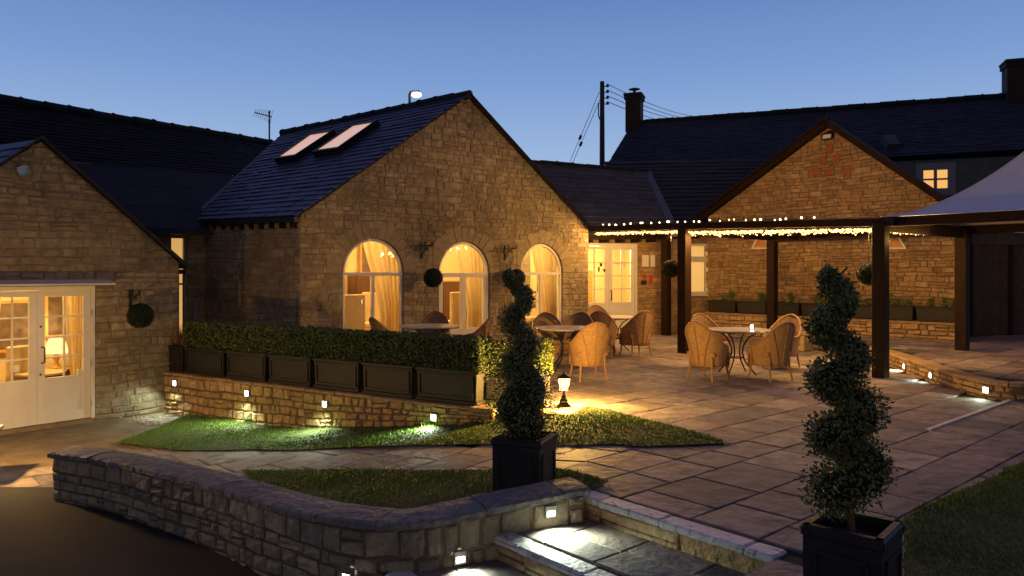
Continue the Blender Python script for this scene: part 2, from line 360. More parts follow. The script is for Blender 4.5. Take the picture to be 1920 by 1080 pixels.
def slates(mb, E0, E1, R1, R0, rows, wid, seed=3, th=.018, mi=0, sag=0.0):
    rg = random.Random(seed); n = (E1 - E0).cross(R0 - E0).normalized()
    if n.z < 0: n = -n
    pt = lambda s, t: (E0.lerp(E1, s)).lerp(R0.lerp(R1, s), t) - V((0, 0, sag * 4 * s * (1 - s)))
    ns = 8
    for i in range(ns): a, b = i / ns, (i + 1) / ns; mb.quad(pt(a, 0) - n * .01, pt(b, 0) - n * .01, pt(b, 1) - n * .01, pt(a, 1) - n * .01, mi)
    L = (E1 - E0).length
    for i in range(rows):
        s = -rg.uniform(0, wid / L)
        while s < 1:
            d = wid * rg.uniform(.7, 1.3) / L; a = max(0, s); b = min(1, s + d - .006 / L)
            if b - a > .02 / L:
                t0 = (i + rg.uniform(-.05, .05)) / rows; t1 = min(1, (i + 1.15) / rows); u = th * rg.uniform(.8, 1.5); t0 = max(0, t0)
                p = [pt(a, t0) + n * u, pt(b, t0) + n * u, pt(b, t1) + n * .003, pt(a, t1) + n * .003, pt(a, t0) - n * .004, pt(b, t0) - n * .004]
                mb.add(p, [(0, 1, 2, 3), (4, 5, 1, 0), (4, 0, 3), (1, 5, 2)], mi)
            s += d
def ridge(mb, A, B, r=.11, seg=.45, mi=0, seed=1):
    rg = random.Random(seed); L = (B - A).length; n = max(2, int(L / seg)); d = (B - A) / n
    for i in range(n):
        a = A + d * (i + .01); b = A + d * (i + 1.02); q = rg.uniform(-.012, .012)
        mb.tube([a + V((0, 0, q)), b + V((0, 0, q))], [r, r * .93], 8, mi); mb.tube([b - d.normalized() * .05 + V((0, 0, q)), b + V((0, 0, q))], r * 1.12, 8, mi)
class Path:
    def __init__(s, pts, n=160):
        # Catmull-Rom through the given ground points
        q = [V((p[0], p[1], 0)) for p in pts]; out = []
        for i in range(len(q) - 1):
            p0 = q[max(i - 1, 0)]; p1 = q[i]; p2 = q[i + 1]; p3 = q[min(i + 2, len(q) - 1)]
            for k in range(12):
                t = k / 12; out.append(.5 * ((2 * p1) + (-p0 + p2) * t + (2 * p0 - 5 * p1 + 4 * p2 - p3) * t * t + (-p0 + 3 * p1 - 3 * p2 + p3) * t ** 3))
        out.append(q[-1]); s.p = out; s.d = [0]
        for a, b in zip(out, out[1:]): s.d.append(s.d[-1] + (b - a).length)
        s.L = s.d[-1]
    def at(s, x):
        x = max(0, min(s.L, x)); i = 0
        lo, hi = 0, len(s.d) - 1
        while hi - lo > 1:
            m = (lo + hi) // 2
            if s.d[m] <= x: lo = m
            else: hi = m
        f = (x - s.d[lo]) / max(1e-9, s.d[hi] - s.d[lo]); return s.p[lo].lerp(s.p[hi], f)
    def nrm(s, x):
        t = (s.at(min(s.L, x + .12)) - s.at(max(0, x - .12))).normalized(); return V((t.y, -t.x, 0))    # right of travel
def pathwall(name, label, cat, path, zb, zt, thick, mats, stone=dict(), cop_over=.03, cop_h=.05, cop_len=(.45, .8), seed=1, endcap=True, cop_w=None, copmat=None, group=None):
    """path is the outer face, seen from its right hand side"""
    c0 = path.at(0); T = thing(name, label, cat, (c0.x, c0.y, zb(0)))
    mb = MB(); n = int(path.L / .15) + 2
    for i in range(n - 1):
        a = path.L * i / (n - 1); b = path.L * (i + 1) / (n - 1)
        pa = path.at(a); pb = path.at(b); na = path.nrm(a); nb = path.nrm(b)
        q = [pa, pb, pb - nb * thick, pa - na * thick]
        top = [hz(q[0], zt(a)), hz(q[1], zt(b)), hz(q[2], zt(b)), hz(q[3], zt(a))]; bot = [hz(q[0], zb(a) - .1), hz(q[1], zb(b) - .1), hz(q[2], zb(b) - .1), hz(q[3], zb(a) - .1)]
        mb.add(top + bot, [(0, 1, 2, 3), (4, 5, 1, 0), (6, 7, 3, 2)] + ([(7, 4, 0, 3)] if i == 0 else []) + ([(5, 6, 2, 1)] if i == n - 2 else []), 1)
    def pos(s, t, o):
        p = path.at(s); nn = path.nrm(s); z = zb(s) - .06 + (zt(s) - zb(s) + .06) * t; q = p + nn * o; return V((q.x, q.y, z))
    Ht = max(zt(0) - zb(0), zt(path.L) - zb(path.L)); st = dict(hr=(.1, .17), lr=(.14, .34), gap=.01, depth=.035, bev=.022); st.update(stone)
    hr = st.pop('hr'); Hh = Ht + .06
    # lay works in fractions of height, so scale
    def pos2(s, z, o): return pos(s, z / Hh, o)
    lay(mb, pos2, 0, path.L, 0, Hh, hr=hr, seed=seed, **st)
    if endcap:
        for x, sg in ((0, -1), (path.L, 1)):
            p = path.at(x); nn = path.nrm(x); t = V((-nn.y, nn.x, 0)) * sg
            A = p if sg > 0 else p - nn * thick; d = -nn if sg > 0 else nn
            f = (lambda s, z, o, A=A, d=d, t=t, x=x: V((A.x, A.y, zb(x) - .06 + (zt(x) - zb(x) + .06) * z / Hh)) + d * s + t * o)
            lay(mb, f, 0, thick, 0, Hh, hr=hr, seed=seed + 5, **st)
    mb.build('stone_wall', mats, T)
    cm = MB(); rg = random.Random(seed + 9); s = -.04; cw = cop_w or thick + .04
    while s < path.L + .03:
        l = rg.uniform(*cop_len); e = min(s + l, path.L + .04)
        if path.L + .04 - e < .15: e = path.L + .04
        m = max(2, int((e - s) / .12)); up = rg.uniform(-.004, .006); vs = []; oj = rg.uniform(-.008, .008)
        for k in range(m + 1):
            x = s + .006 + (e - s - .012) * k / m; xc = max(0, min(path.L, x)); p = path.at(xc); nn = path.nrm(xc); t = V((-nn.y, nn.x, 0)); p = p + t * (x - xc)
            wv = rg.uniform(-.006, .006); z = zt(xc) + up; a = p + nn * (cop_over + oj + wv); b = p - nn * (cw - cop_over)
            c = .014
            vs += [hz(a, z), hz(a, z + cop_h - c), hz(a - nn * c * 1.3, z + cop_h), hz((a + b) / 2, z + cop_h + .006 + rg.uniform(-.003, .003)), hz(b + nn * c, z + cop_h), hz(b, z + cop_h - c), hz(b, z)]
        fs = []
        for k in range(m):
            for i in range(6): fs.append((k * 7 + i, (k + 1) * 7 + i, (k + 1) * 7 + i + 1, k * 7 + i + 1))
            fs.append((k * 7 + 6, (k + 1) * 7 + 6, (k + 1) * 7, k * 7))
        fs += [tuple(range(7)), tuple(m * 7 + i for i in range(6, -1, -1))]; cm.add(vs, fs)
        s = e
    cm.build('coping', copmat or M['coping'], T)
    return T
# ------------------------------------------------------------------ ground levels
HA = G(258, 692); HB = G(915, 768)           # top front edge of the retaining wall under the hedge
def beyond(x, y):                            # >0 on the patio side of the hedge wall line
    d = HB - HA; return (d.x * (y - HA.y) - d.y * (x - HA.x)) / d.length
def terr(x, y, side=None):
    sd = beyond(x, y) if side is None else side
    if sd > 0 and x < HB.x + .1: return 0.0
    q = max(0, min(1, (y - 6) / 1.5)); c = .5 + .5 * q * q * (3 - 2 * q); t = (c - x) * .15; m = .66
    if t <= 0: return 0.0
    if x > HB.x:
        if y > 9.3: return 0.0
        d = -((x - .75) * 2.5 + (y - 9.6) * 1.45) / 2.89; q = max(0, min(1, d / 1.3)); t *= q * q * (3 - 2 * q)
    if t > m - .1: q = t - (m - .1); t = (m - .1) + .1 * (1 - math.exp(-q / .1))
    return -t
def Gt(px, py):
    z = 0.0
    for _ in range(30): p = G(px, py, z); z = terr(p.x, p.y, -1)
    return V((p.x, p.y, z))
def inpoly(x, y, pl):
    c = False; j = len(pl) - 1
    for i in range(len(pl)):
        if (pl[i][1] > y) != (pl[j][1] > y) and x < (pl[j][0] - pl[i][0]) * (y - pl[i][1]) / (pl[j][1] - pl[i][1]) + pl[i][0]: c = not c
        j = i
    return c
# low front wall: outer coping edge in the photograph, coping height falling to the left
cop_px = [(100, 848), (200, 860), (300, 882), (400, 907), (500, 937), (600, 962), (680, 974), (740, 977), (800, 972), (900, 952), (1000, 932), (1094, 914)]
def copz(px): return .09 - .25 * max(0, (1094 - px) / 994) ** 1.0
LW = [G(px, py, copz(px)) for px, py in cop_px]
lowpath = Path([(p.x, p.y) for p in LW])
low_inner = [lowpath.at(lowpath.L * i / 30) - lowpath.nrm(lowpath.L * i / 30) * .16 for i in range(31)]
inside_low = [(p.x, p.y) for p in low_inner] + [(.75, 5.8), (1.75, 4.3), (1.75, 2), (30, 2), (30, 60), (-30, 60), (-30, 8.25), (-4.9, 8.1)]
L1 = [Gt(*p) for p in [(217, 832), (325, 847), (480, 845), (733, 839), (920, 836), (1040, 840), (1200, 841), (1368, 835), (1340, 824), (1280, 806), (1200, 787), (1140, 771), (1098, 764), (1070, 782), (1020, 776), (900, 776), (733, 780), (600, 775), (480, 772), (361, 775), (300, 803)]]
L2 = [Gt(*p) for p in [(455, 884), (700, 882), (900, 885), (1040, 882), (1090, 891), (1143, 907), (1100, 925), (1000, 940), (900, 958), (800, 975), (740, 978), (660, 972), (560, 945), (480, 912)]]
L3 = [G(*p) for p in [(1697, 1150), (1695, 976), (1735, 954), (1792, 928), (1850, 904), (1920, 868)]] + [V((6.6, 8.3, 0)), V((14, 12, 0)), V((14, 2.6, 0)), V((1.9, 2.6, 0))]
TZ = .21
terr_edge = [G(px, py, TZ) for px, py in [(1598, 648), (1640, 655), (1668, 663), (1705, 675), (1752, 691), (1800, 705), (1850, 716), (1920, 722), (2020, 718)]]
terrpath = Path([(p.x, p.y) for p in terr_edge])
N1a = G(1092, 929); N1b = G(1452, 1046)
# ground: one big sheet, the driveway above it
g = MB(); g.quad((-300, -200, -.74), (300, -200, -.74), (300, 500, -.74), (-300, 500, -.74)); struct('ground', g, M['soil'])
g = MB(); nx = 24
DZ = -.645
g.poly([V((-30, -6, DZ)), V((1.6, -6, DZ)), V((1.6, 3.5, DZ)), V((-.6, 5.6, DZ)), V((-3.5, 8.0, DZ)), V((-5.0, 8.14, DZ)), V((-30, 8.3, DZ))]); struct('driveway', g, M['asphalt'])
# joint base that follows the slope
g = MB()
for i in range(56):
    for j in range(56):
        x0 = -9.5 + i * .25; y0 = 4.0 + j * .2
        if x0 > 1.0 or y0 > 9.2 and x0 > HB.x or beyond(x0 + .12, y0 + .1) > .15 and x0 < HB.x: continue
        if not inpoly(x0 + .12, y0 + .1, inside_low): continue
        g.quad(*[V((x, y, terr(x, y, -1) - .014)) for x, y in ((x0, y0), (x0 + .25, y0), (x0 + .25, y0 + .2), (x0, y0 + .2))])
struct('path_bed', g, M['joint'])
g = MB()
pp = [V((HB.x - .1, HB.y + .12, -.016)), V((.9, 9.35, -.016)), V((1.02, 8.8, -.016)), V((1.02, 7.4, -.016)), V((.62, 6.0, -.016)), V((.6, 5.7, -.016)), hz(N1b, -.016), V((1.75, 1.5, -.016)), V((30, 1.5, -.016)), V((30, 45, -.016)), V((-9, 45, -.016)), V((-9, 15.5, -.016)), V((HA.x, HA.y + .2, -.016))]
pp[5] = hz(N1a + V((.03, -.02, 0)), -.016)
g.poly(pp); struct('patio_bed', g, M['joint'])
# paving slabs, one mesh per level
def slab(mb, pts, z, rg, th=.02):
    tx = rg.uniform(-.004, .004); vs = []
    c = sum(pts, V((0, 0, 0))) / 4
    for ins, dz in ((0, -.02), (.0, .0), (.006, .006)):
        for i, p in enumerate(pts):
            q = c + (p - c) * (1 - ins / max(.1, (p - c).length) * 1.4); vs.append(V((q.x, q.y, z(q) + dz + tx * (1 if i in (0, 3) else -1))))
    fs = [(8, 9, 10, 11)]
    for r in (0, 1):
        for i in range(4): k = (i + 1) % 4; fs.append((r * 4 + i, r * 4 + k, (r + 1) * 4 + k, (r + 1) * 4 + i))
    mb.add(vs, fs)
def pave(mb, a0, a1, b0, b1, ok, zf, seed, row=(.42, .62), ln=(.42, .8), gap=.007, cut=None):
    rg = random.Random(seed); b = b0
    while b < b1:
        h = rg.choice((row[0], row[1], (row[0] + row[1]) / 2)); a = a0 + rg.uniform(0, .5)
        while a < a1:
            l = rg.uniform(*ln); a_, l_ = a, l
            if cut and cut[1] < b + h / 2 < cut[2] and a < cut[0] < a + l: l = a + l - cut[0]; a = cut[0]
            if l < .08: a += l; continue
            c = U * (a + l / 2) + W * (b + h / 2); j = lambda: rg.uniform(-.003, .003)
            if ok(c.x, c.y):
                pts = [U * (a + gap + j()) + W * (b + gap + j()), U * (a + l - gap + j()) + W * (b + gap + j()), U * (a + l - gap + j()) + W * (b + h - gap + j()), U * (a + gap + j()) + W * (b + h - gap + j())]
                slab(mb, pts, zf(c.x, c.y), rg)
            a += l
        b += h
terr_poly = [(p.x, p.y) for p in terrpath.p] + [(20, 9), (20, 22), (9, 22)]
AN = N1a.dot(U) + .165; BN0 = N1b.dot(W) - .02; BN1 = N1a.dot(W) + .45
L1p = [(p.x, p.y) for p in L1]; L2p = [(p.x, p.y) for p in L2]; L3p = [(p.x, p.y) for p in L3]
conc = [(-5.1, 9.1), (-30, 9.4), (-30, 16), (-6.2, 13.4), (HA.x, HA.y), (-5.2, 11.2), (-4.9, 9.6)]
slab_in = [tuple((lowpath.at(lowpath.L * i / 30) - lowpath.nrm(lowpath.L * i / 30) * (.42 if i > 1 else .2))[:2]) for i in range(31)] + [(.8, 5.8), (.9, 5.2)]
def deep(x, y, pl, r): return inpoly(x, y, pl) and all(inpoly(x + a, y + b, pl) for a, b in ((r, 0), (-r, 0), (0, r), (0, -r)))
def ok_slab(x, y):
    if x > 13 or y > 24 or y < 3: return False
    bd_ = beyond(x, y)
    if x < HB.x + .25 and abs(bd_) < .16: return False
    a = x * U.x + y * U.y; b = x * W.x + y * W.y
    if a < AN and BN0 < b < BN1 + 3 and y < 6: return False
    if x < .75 and y < 8 and x > -4.8 and not inpoly(x, y, slab_in + [(1.5, 12), (-8, 12), (-8, 8)]): return False
    if x <= -4.8 and y < 7.9: return False
    if bd_ < 0 and (x < -9.5 or y > 12): return False
    if inpoly(x, y, terr_poly) or deep(x, y, L1p, .35) or deep(x, y, L2p, .3) or deep(x, y, L3p, .35) or inpoly(x, y, conc): return False
    return True
def slab_z(cx, cy):
    if beyond(cx, cy) > 0 and cx < HB.x + .1: return lambda q: 0.0
    return lambda q: terr(q.x, q.y, -1)
g = MB(); pave(g, -6, 24, -8, 22, ok_slab, slab_z, 11, cut=(AN, BN0, BN1)); struct('patio_paving', g, M['slab'])
conc_m = [(-4.6, 8.5), (-30, 8.6), (-30, 16), (-6.2, 13.4), (HA.x, HA.y), (-4.4, 11.2), (-3.6, 9.4)]
g = MB()
for i in range(54):
    for j in range(40):
        x0 = -14 + i * .2; y0 = 8.4 + j * .2
        if inpoly(x0 + .1, y0 + .1, conc_m) and beyond(x0, y0) < -.05:
            g.quad(*[V((x, y, terr(x, y, -1) - .006)) for x, y in ((x0, y0), (x0 + .2, y0), (x0 + .2, y0 + .2), (x0, y0 + .2))])
struct('courtyard_apron', g, M['concrete'])
# terrace floor
g = MB(); pts = [hz(p, TZ - .012) for p in terrpath.p] + [V((20, 9, TZ - .012)), V((20, 23, TZ - .012)), V((9, 23, TZ - .012))]; g.poly(pts); struct('terrace_bed', g, M['joint'])
g = MB(); pave(g, 4, 24, -9, 14, lambda x, y: inpoly(x, y, terr_poly) and inpoly(x + .35, y - .3 + .6, terr_poly) and x < 14 and y < 21 and all(((V((x, y, 0)) - p).length > .34) for p in terrpath.p), lambda cx, cy: (lambda q: TZ), 15); struct('terrace_paving', g, M['slab'])
pathwall('terrace_kerb_wall', 'low curved stone kerb wall round the raised terrace with small square lights', 'wall', terrpath, lambda s: 0.0, lambda s: TZ - .03, .3, [M['goldwall'], M['mortar_dark']], stone=dict(hr=(.07, .11), lr=(.12, .3), depth=.02, bev=.012), cop_h=.04, cop_w=.3, copmat=M['goldcoping'], seed=21)
# steps
T1 = U; runs = .74
def step(i, z, name, label, wfwd, adv):
    T = thing(name, label, 'step', (N1a - U * adv)[:2] + (z,))
    A = N1a - U * adv + W * .45; B = N1b - U * adv - W * .0
    if i > 0: B = N1b - U * adv - W * .3
    m = MB(); s = 0; L = (B - A).length; d = (B - A).normalized(); rg = random.Random(50 + i)
    while s < L - .01:
        e = min(L, s + rg.uniform(.5, .75)); e = L if L - e < .2 else e
        c = A + d * ((s + e) / 2) + U * .08
        m.box((c.x, c.y, z - .022), (.16, e - s - .008, .056), math.atan2(U.y, U.x), bev=.014); s = e
    m.build('nosing', M['nosing'], T)
    r = MB(); r.quad(hz(A, z - .05) + U * .03, hz(B, z - .05) + U * .03, hz(B, z - .2) + U * .03, hz(A, z - .2) + U * .03, 1)
    f, t, n = flatpos(A, B); f2 = lambda s, zz, o: f(s, zz, o) + U * .03
    lay(r, f2, 0, L, z - .19, z - .05, hr=(.13, .15), lr=(.4, .8), depth=.014, seed=60 + i); r.build('riser', [M['goldwall'], M['mortar_dark']], T)
    # tread slabs below this riser
    return T, A, B
step(0, 0.0, 'stone_step', 'uppermost garden step with worn white front edge leading to the patio', 0, 0)
step(1, -.17, 'stone_step', 'middle garden step with pale edge in front of the lamp lit landing', 0, .76)
step(2, -.34, 'stone_step', 'lowest garden step with pale edge at the bottom of the photo', 0, 1.46)
g = MB(); rg = random.Random(5)
for z, a0, a1 in ((-.17, -.76, 0), (-.34, -1.46, -.76), (-.51, -2.3, -1.46)):
    A = N1a + U * a0; q = [A + W * .6, N1a + U * (a1 + .05) + W * .6, N1b + U * (a1 + .05) - W * .35, N1b + U * a0 - W * .35]
    g.add([hz(p, z - .012) for p in q], [(0, 1, 2, 3)], 1)
    b = -2.2
    while b < .55:
        l = rg.uniform(.4, .55); c0 = N1a + W * b
        cuts = [a0 + .165, a0 + .165 + (a1 - a0 - .165) * rg.uniform(.4, .6), a1 + .03]
        for u0, u1 in zip(cuts, cuts[1:]):
            pts = [N1a + U * (u0 + .005) + W * (b + .006), N1a + U * (u1 - .005) + W * (b + .006), N1a + U * (u1 - .005) + W * (b + l - .006), N1a + U * (u0 + .005) + W * (b + l - .006)]
            slab(g, pts, lambda q, z=z: z, rg)
        b += l
struct('step_landing_paving', g, [M['slab'], M['joint']])
# cheek of the patio at the right end of the steps
g = MB(); a = N1b - W * .02; b = a - U * 3
g.quad(hz(a, 0), hz(b, 0), hz(b, -.8), hz(a, -.8)); g.quad(hz(a, -.0005), hz(b, -.0005), hz(b - W * .5, -.0005), hz(a - W * .5, -.0005)); struct('patio_edge', g, M['slab'])
# low wall
def lz(s): # coping base height
    p = lowpath.at(s); px = 960 + F * p.x / p.y; return copz(px) - .055
T = pathwall('low_stone_wall', 'low curved grey stone wall with thick rough coping in the foreground', 'wall', lowpath, lambda s: -.665, lz, .26, [M['wallstone'], M['mortar_dark']],
             stone=dict(hr=(.11, .17), lr=(.12, .27), depth=.026, bev=.03, gap=.011, jit=.12, wob=.012), cop_over=.035, cop_h=.055, cop_len=(.5, .95), cop_w=.33, seed=4)
# hedge wall
hd = (HB - HA).normalized(); HB2 = HB + hd * .05
hp = Path([(HA.x, HA.y)] + [tuple((HA.lerp(HB2, k / 4))[:2]) for k in (1, 2, 3)] + [(HB2.x, HB2.y)])
def hb(s): p = hp.at(s); return terr(p.x, p.y - .1, -1)
pathwall('retaining_wall', 'long golden stone retaining wall under the row of hedge planters', 'wall', hp, hb, lambda s: -.035, .3, [M['goldwall'], M['mortar_dark']], stone=dict(hr=(.10, .15), lr=(.11, .25), depth=.03, bev=.024, jit=.1, wob=.01), cop_h=.04, cop_len=(.4, .7), copmat=M['goldcoping'], seed=8)
# stone pad for the lantern
pc = G(1052, 769); padp = Path([tuple((pc + V((math.cos(q) * .30, math.sin(q) * .26, 0)))[:2]) for q in [R(x) for x in range(-200, 61, 20)]])
pathwall('stone_plinth', 'small rounded stone plinth carrying the lit lantern', 'plinth', padp, lambda s: -.16, lambda s: -.035, .2, [M['goldwall'], M['mortar_dark']], stone=dict(hr=(.08, .1), lr=(.12, .2), depth=.02, bev=.014), cop_h=.04, cop_w=.29, cop_len=(.3, .45), endcap=False, copmat=M['goldcoping'], seed=33)
# ------------------------------------------------------------------ lawns
def lawn(name, poly, zf, dens, bl, seed, box=None):
    rg = random.Random(seed); mb = MB(); p2 = [(p.x, p.y) for p in poly]
    xs = [p[0] for p in p2]; ys = [p[1] for p in p2]; st = .22
    # turf sheet: triangulated outline refined by a grid
    i = 0; x = min(xs)
    tri = tessellate_polygon([[V((a, b, 0)) for a, b in p2]])
    pts = [V((a, b, zf(a, b) + .012)) for a, b in p2]
    def sub(a, b, c, lv):
        if lv == 0: mb.add([hz(q, zf(q.x, q.y) + .022) for q in (a, b, c)], [(0, 1, 2)], 0); return
        ab, bc, ca = (a + b) / 2, (b + c) / 2, (c + a) / 2
        for t in ((a, ab, ca), (ab, b, bc), (ca, bc, c), (ab, bc, ca)): sub(*t, lv - 1)
    for t in tri: sub(pts[t[0]], pts[t[1]], pts[t[2]], 3)
    bx = box or (min(xs) - .02, max(xs) + .02, min(ys) - .02, max(ys) + .02); n = int((bx[1] - bx[0]) * (bx[3] - bx[2]) * dens)
    vs = []; fs = []
    for _ in range(n):
        x = rg.uniform(bx[0], bx[1]); y = rg.uniform(bx[2], bx[3])
        if not inpoly(x + rg.uniform(-.025, .025), y + rg.uniform(-.025, .025), p2): continue
        z = zf(x, y) + .018; h = bl * rg.uniform(.5, 1.25) * (1 + .35 * math.sin(x * 3.1 + 1) * math.sin(y * 4.3)); a = rg.uniform(0, PI); wd = .0035 + .0015 * y / 4; dx = math.cos(a) * wd; dy = math.sin(a) * wd
        lx = rg.uniform(-.5, .5) * h; ly = rg.uniform(-.5, .5) * h; o = len(vs)
        vs += [(x - dx, y - dy, z), (x + dx, y + dy, z), (x + lx, y + ly, z + h)]; fs.append((o, o + 1, o + 2))
    mb.add(vs, fs, 1); o = mb.build(name, [M['turf'], M['grassm']]); o['kind'] = 'stuff'; return o
tf = lambda x, y: terr(x, y, -1)
lawn('lawn_grass', L1, tf, 3200, .022, 1); lawn('lawn_grass', L2, tf, 4200, .02, 2); lawn('lawn_grass', L3, lambda x, y: 0.0, 3600, .022, 3, box=(1.9, 8, 3.6, 10.5))
# gravel patch and pavement strip
mb = MB(); rg = random.Random(2); gc = Gt(305, 790)
for _ in range(500):
    x = gc.x + rg.gauss(0, .28); y = gc.y + rg.gauss(0, .13) - (x - gc.x) * .35
    if beyond(x, y) > -.06: continue
    r = rg.uniform(.006, .016); mb.box((x, y, terr(x, y, -1) + .01), (r * 2, r * 1.5, r), rg.uniform(0, 3), taper=.7)
struct('gravel', mb, M['gravel'], kind='stuff')
a = G(1740, 808); b = G(1925, 741)
m = MB(); q = V((b - a)); k = 6
for i in range(k):
    p0 = a + q * (i / k) + q.normalized() * .006; p1 = a + q * ((i + 1) / k); m.bar(hz(p0, .006), hz(p1, .006), .05, .03)
tag(m.build('edging_strip', M['nosing']), 'thin pale stone edging strip set in the patio at the right', 'edging')
# ------------------------------------------------------------------ generic building parts
def wall_plane(mb, A, B, outline, holes, depth, mi=1, reveal=.14, revmi=1):
    f, t, n = flatpos(A, B)
    loops = [[V((s, z, 0)) for s, z in outline]] + [[V((s, z, 0)) for s, z in h] for h in holes]
    flat = [p for l in loops for p in l]; tr = tessellate_polygon(loops)
    mb.add([f(p.x, p.y, 0) for p in flat], [tuple(x) for x in tr], mi)
    for h in holes:
        for i in range(len(h)):
            a = h[i]; b = h[(i + 1) % len(h)]; mb.quad(f(*a, 0.012), f(*b, 0.012), f(*b, -reveal), f(*a, -reveal), revmi)
def archpts(c, hw, z0, zs, n=20):
    return [(c - hw, z0), (c + hw, z0)] + [(c + hw * math.cos(PI * i / n), zs + hw * math.sin(PI * i / n)) for i in range(n + 1)]
def hole_rect(s0, s1, z0, z1): return (lambda a, b: (s0, s1) if b > z0 + .01 and a < z1 - .01 else None)
def hole_arch(c, hw, z0, zs, grow=.05):
    def h(a, b):
        if b <= z0 + .01: return None
        r = hw + grow
        lo = max(a, zs)
        if b <= zs: return (c - hw, c + hw)
        if lo > zs + r: return None
        d = math.sqrt(max(0, r * r - (max(0, a - zs)) ** 2)); return (c - d, c + d) if d > 0 else None
    return h
def voussoirs(mb, f, c, zs, r0, r1, n, seed, mi=0, depth=.016):
    rg = random.Random(seed)
    for i in range(n):
        a0 = PI * i / n + .006; a1 = PI * (i + 1) / n - .006; rr = r1 + rg.uniform(-.05, .05); dd = depth + rg.uniform(-.006, .006); K = 3
        ang = [a0 + (a1 - a0) * k / K for k in range(K + 1)]
        ring = [(r0 - .002, x) for x in ang] + [(rr, x) for x in ang[::-1]]
        fr = [f(c + r * math.cos(x), zs + r * math.sin(x), dd) for r, x in ring]; bk = [f(c + r * math.cos(x), zs + r * math.sin(x), -.02) for r, x in ring]; m = len(ring)
        mb.add(fr + bk, [tuple(range(m))] + [(k, (k + 1) % m, m + (k + 1) % m, m + k) for k in range(m)], mi)
def ring_frame(mb, f, outer, inner, o0, o1, mi=0):    # closed moulding between two outlines of equal length
    n = len(outer); vs = [f(*p, o1) for p in outer] + [f(*p, o1) for p in inner] + [f(*p, o0) for p in outer] + [f(*p, o0) for p in inner]; fs = []
    for i in range(n):
        k = (i + 1) % n; fs += [(i, k, n + k, n + i), (2 * n + i, 2 * n + k, k, i), (n + i, n + k, 3 * n + k, 3 * n + i)]
    mb.add(vs, fs, mi)
def rbar(mb, f, s0, s1, z0, z1, o0, o1, mi=0):
    vs = [f(s, z, o) for o in (o0, o1) for s, z in ((s0, z0), (s1, z0), (s1, z1), (s0, z1))]
    mb.add(vs, [(3, 2, 1, 0), (4, 5, 6, 7), (0, 1, 5, 4), (1, 2, 6, 5), (2, 3, 7, 6), (3, 0, 4, 7)], mi)
def curtain(f, s_top, s_bot, zt, zb, ztie, off, amp=.03, folds=7, s_tie=None, floor_flare=.0):
    mb = MB(); nz = 16; ns = folds * 6; s_tie = s_tie or s_bot; vs = []
    for i in range(nz + 1):
        z = zt + (zb - zt) * i / nz
        if z > ztie: k = (zt - z) / (zt - ztie); k = k * k * (3 - 2 * k) * .4 + k * .6; a = s_top[0] + (s_tie[0] - s_top[0]) * k; b = s_top[1] + (s_tie[1] - s_top[1]) * k
        else: k = (ztie - z) / max(.01, ztie - zb); a = s_tie[0] + (s_bot[0] - s_tie[0]) * k; b = s_tie[1] + (s_bot[1] - s_tie[1]) * k
        for j in range(ns + 1):
            q = j / ns; vs.append(f(a + (b - a) * q, z, off + amp * (math.sin(q * folds * 2 * PI + 1.3 * math.sin(q * 9 + i * .12)) + .35 * math.sin(q * 41 + i * .2))))
    mb.add(vs, [(i * (ns + 1) + j, i * (ns + 1) + j + 1, (i + 1) * (ns + 1) + j + 1, (i + 1) * (ns + 1) + j) for i in range(nz) for j in range(ns)])
    return mb
def room(f, s0, s1, z0, z1, d, T, mat_w, name='room', back=True, o0=-.16):
    m = MB(); p = lambda s, z, o: f(s, z, o)
    m.quad(p(s0, z0, -d), p(s1, z0, -d), p(s1, z1, -d), p(s0, z1, -d)); m.quad(p(s0, z0, o0), p(s0, z0, -d), p(s0, z1, -d), p(s0, z1, o0)); m.quad(p(s1, z0, o0), p(s1, z0, -d), p(s1, z1, -d), p(s1, z1, o0))
    m.quad(p(s0, z1, o0), p(s1, z1, o0), p(s1, z1, -d), p(s0, z1, -d)); m.build('interior_wall', mat_w, T)
    m = MB(); m.quad(p(s0, z0, o0), p(s1, z0, o0), p(s1, z0, -d), p(s0, z0, -d)); m.build('interior_floor', M['carpet'], T)
WARM = (1, .74, .29)
# ------------------------------------------------------------------ main stone building
MA = P(562, 510, 13.7); MA.z = 0; VPU = V((1590, 1400, 0)).normalized()
MBp = hz(on(1103, MA, MA + VPU), 0); f0, t0, n0 = flatpos(MA, MBp); ML = (MBp - MA).length
sA = lambda px: (on(px, MA, MBp) - MA).length
ez = P(562, 403, MA.y).z; am = on(878, MA, MBp); az = P(878, 180, am.y).z; sm = (am - MA).length
ez1 = az - (az - ez) / sm * (ML - sm)
main = thing('gabled_stone_building', 'large stone gabled building with three lit arched windows and slate roof with roof windows', 'building', (am.x, am.y, 0))
arches = []
for pl, pr, pt in ((642, 756, 447), (822, 917, 453), (975, 1054, 457)):
    a = sA(pl); b = sA(pr); c = (a + b) / 2; hw = (b - a) / 2; pm = on((pl + pr) / 2, MA, MBp); top = P(0, pt, pm.y).z; arches.append((c, hw, .12, top - hw))
mb = MB()
outline = [(0, -.1), (ML, -.1), (ML, ez1), (sm, az), (0, ez)]
wall_plane(mb, MA, MBp, outline, [archpts(*a) for a in arches], 0)
s1 = (az - ez) / sm; s2 = (az - ez1) / (ML - sm)
clip = [(-s1, 1, ez - .01), (s2, 1, az + s2 * sm - .01), (-1, 0, 0), (1, 0, ML)]
lay(mb, f0, 0, ML, 0, az, hr=(.08, .17), lr=(.12, .36), depth=.016, bev=.013, gap=.004, holes=[hole_arch(c, hw, z0, zs, .12) for c, hw, z0, zs in arches], clip=clip, seed=3, two=False, wob=.016)
for i, (c, hw, z0, zs) in enumerate(arches): voussoirs(mb, f0, c, zs, hw + .012, hw + .32, 15, i + 3, 2)
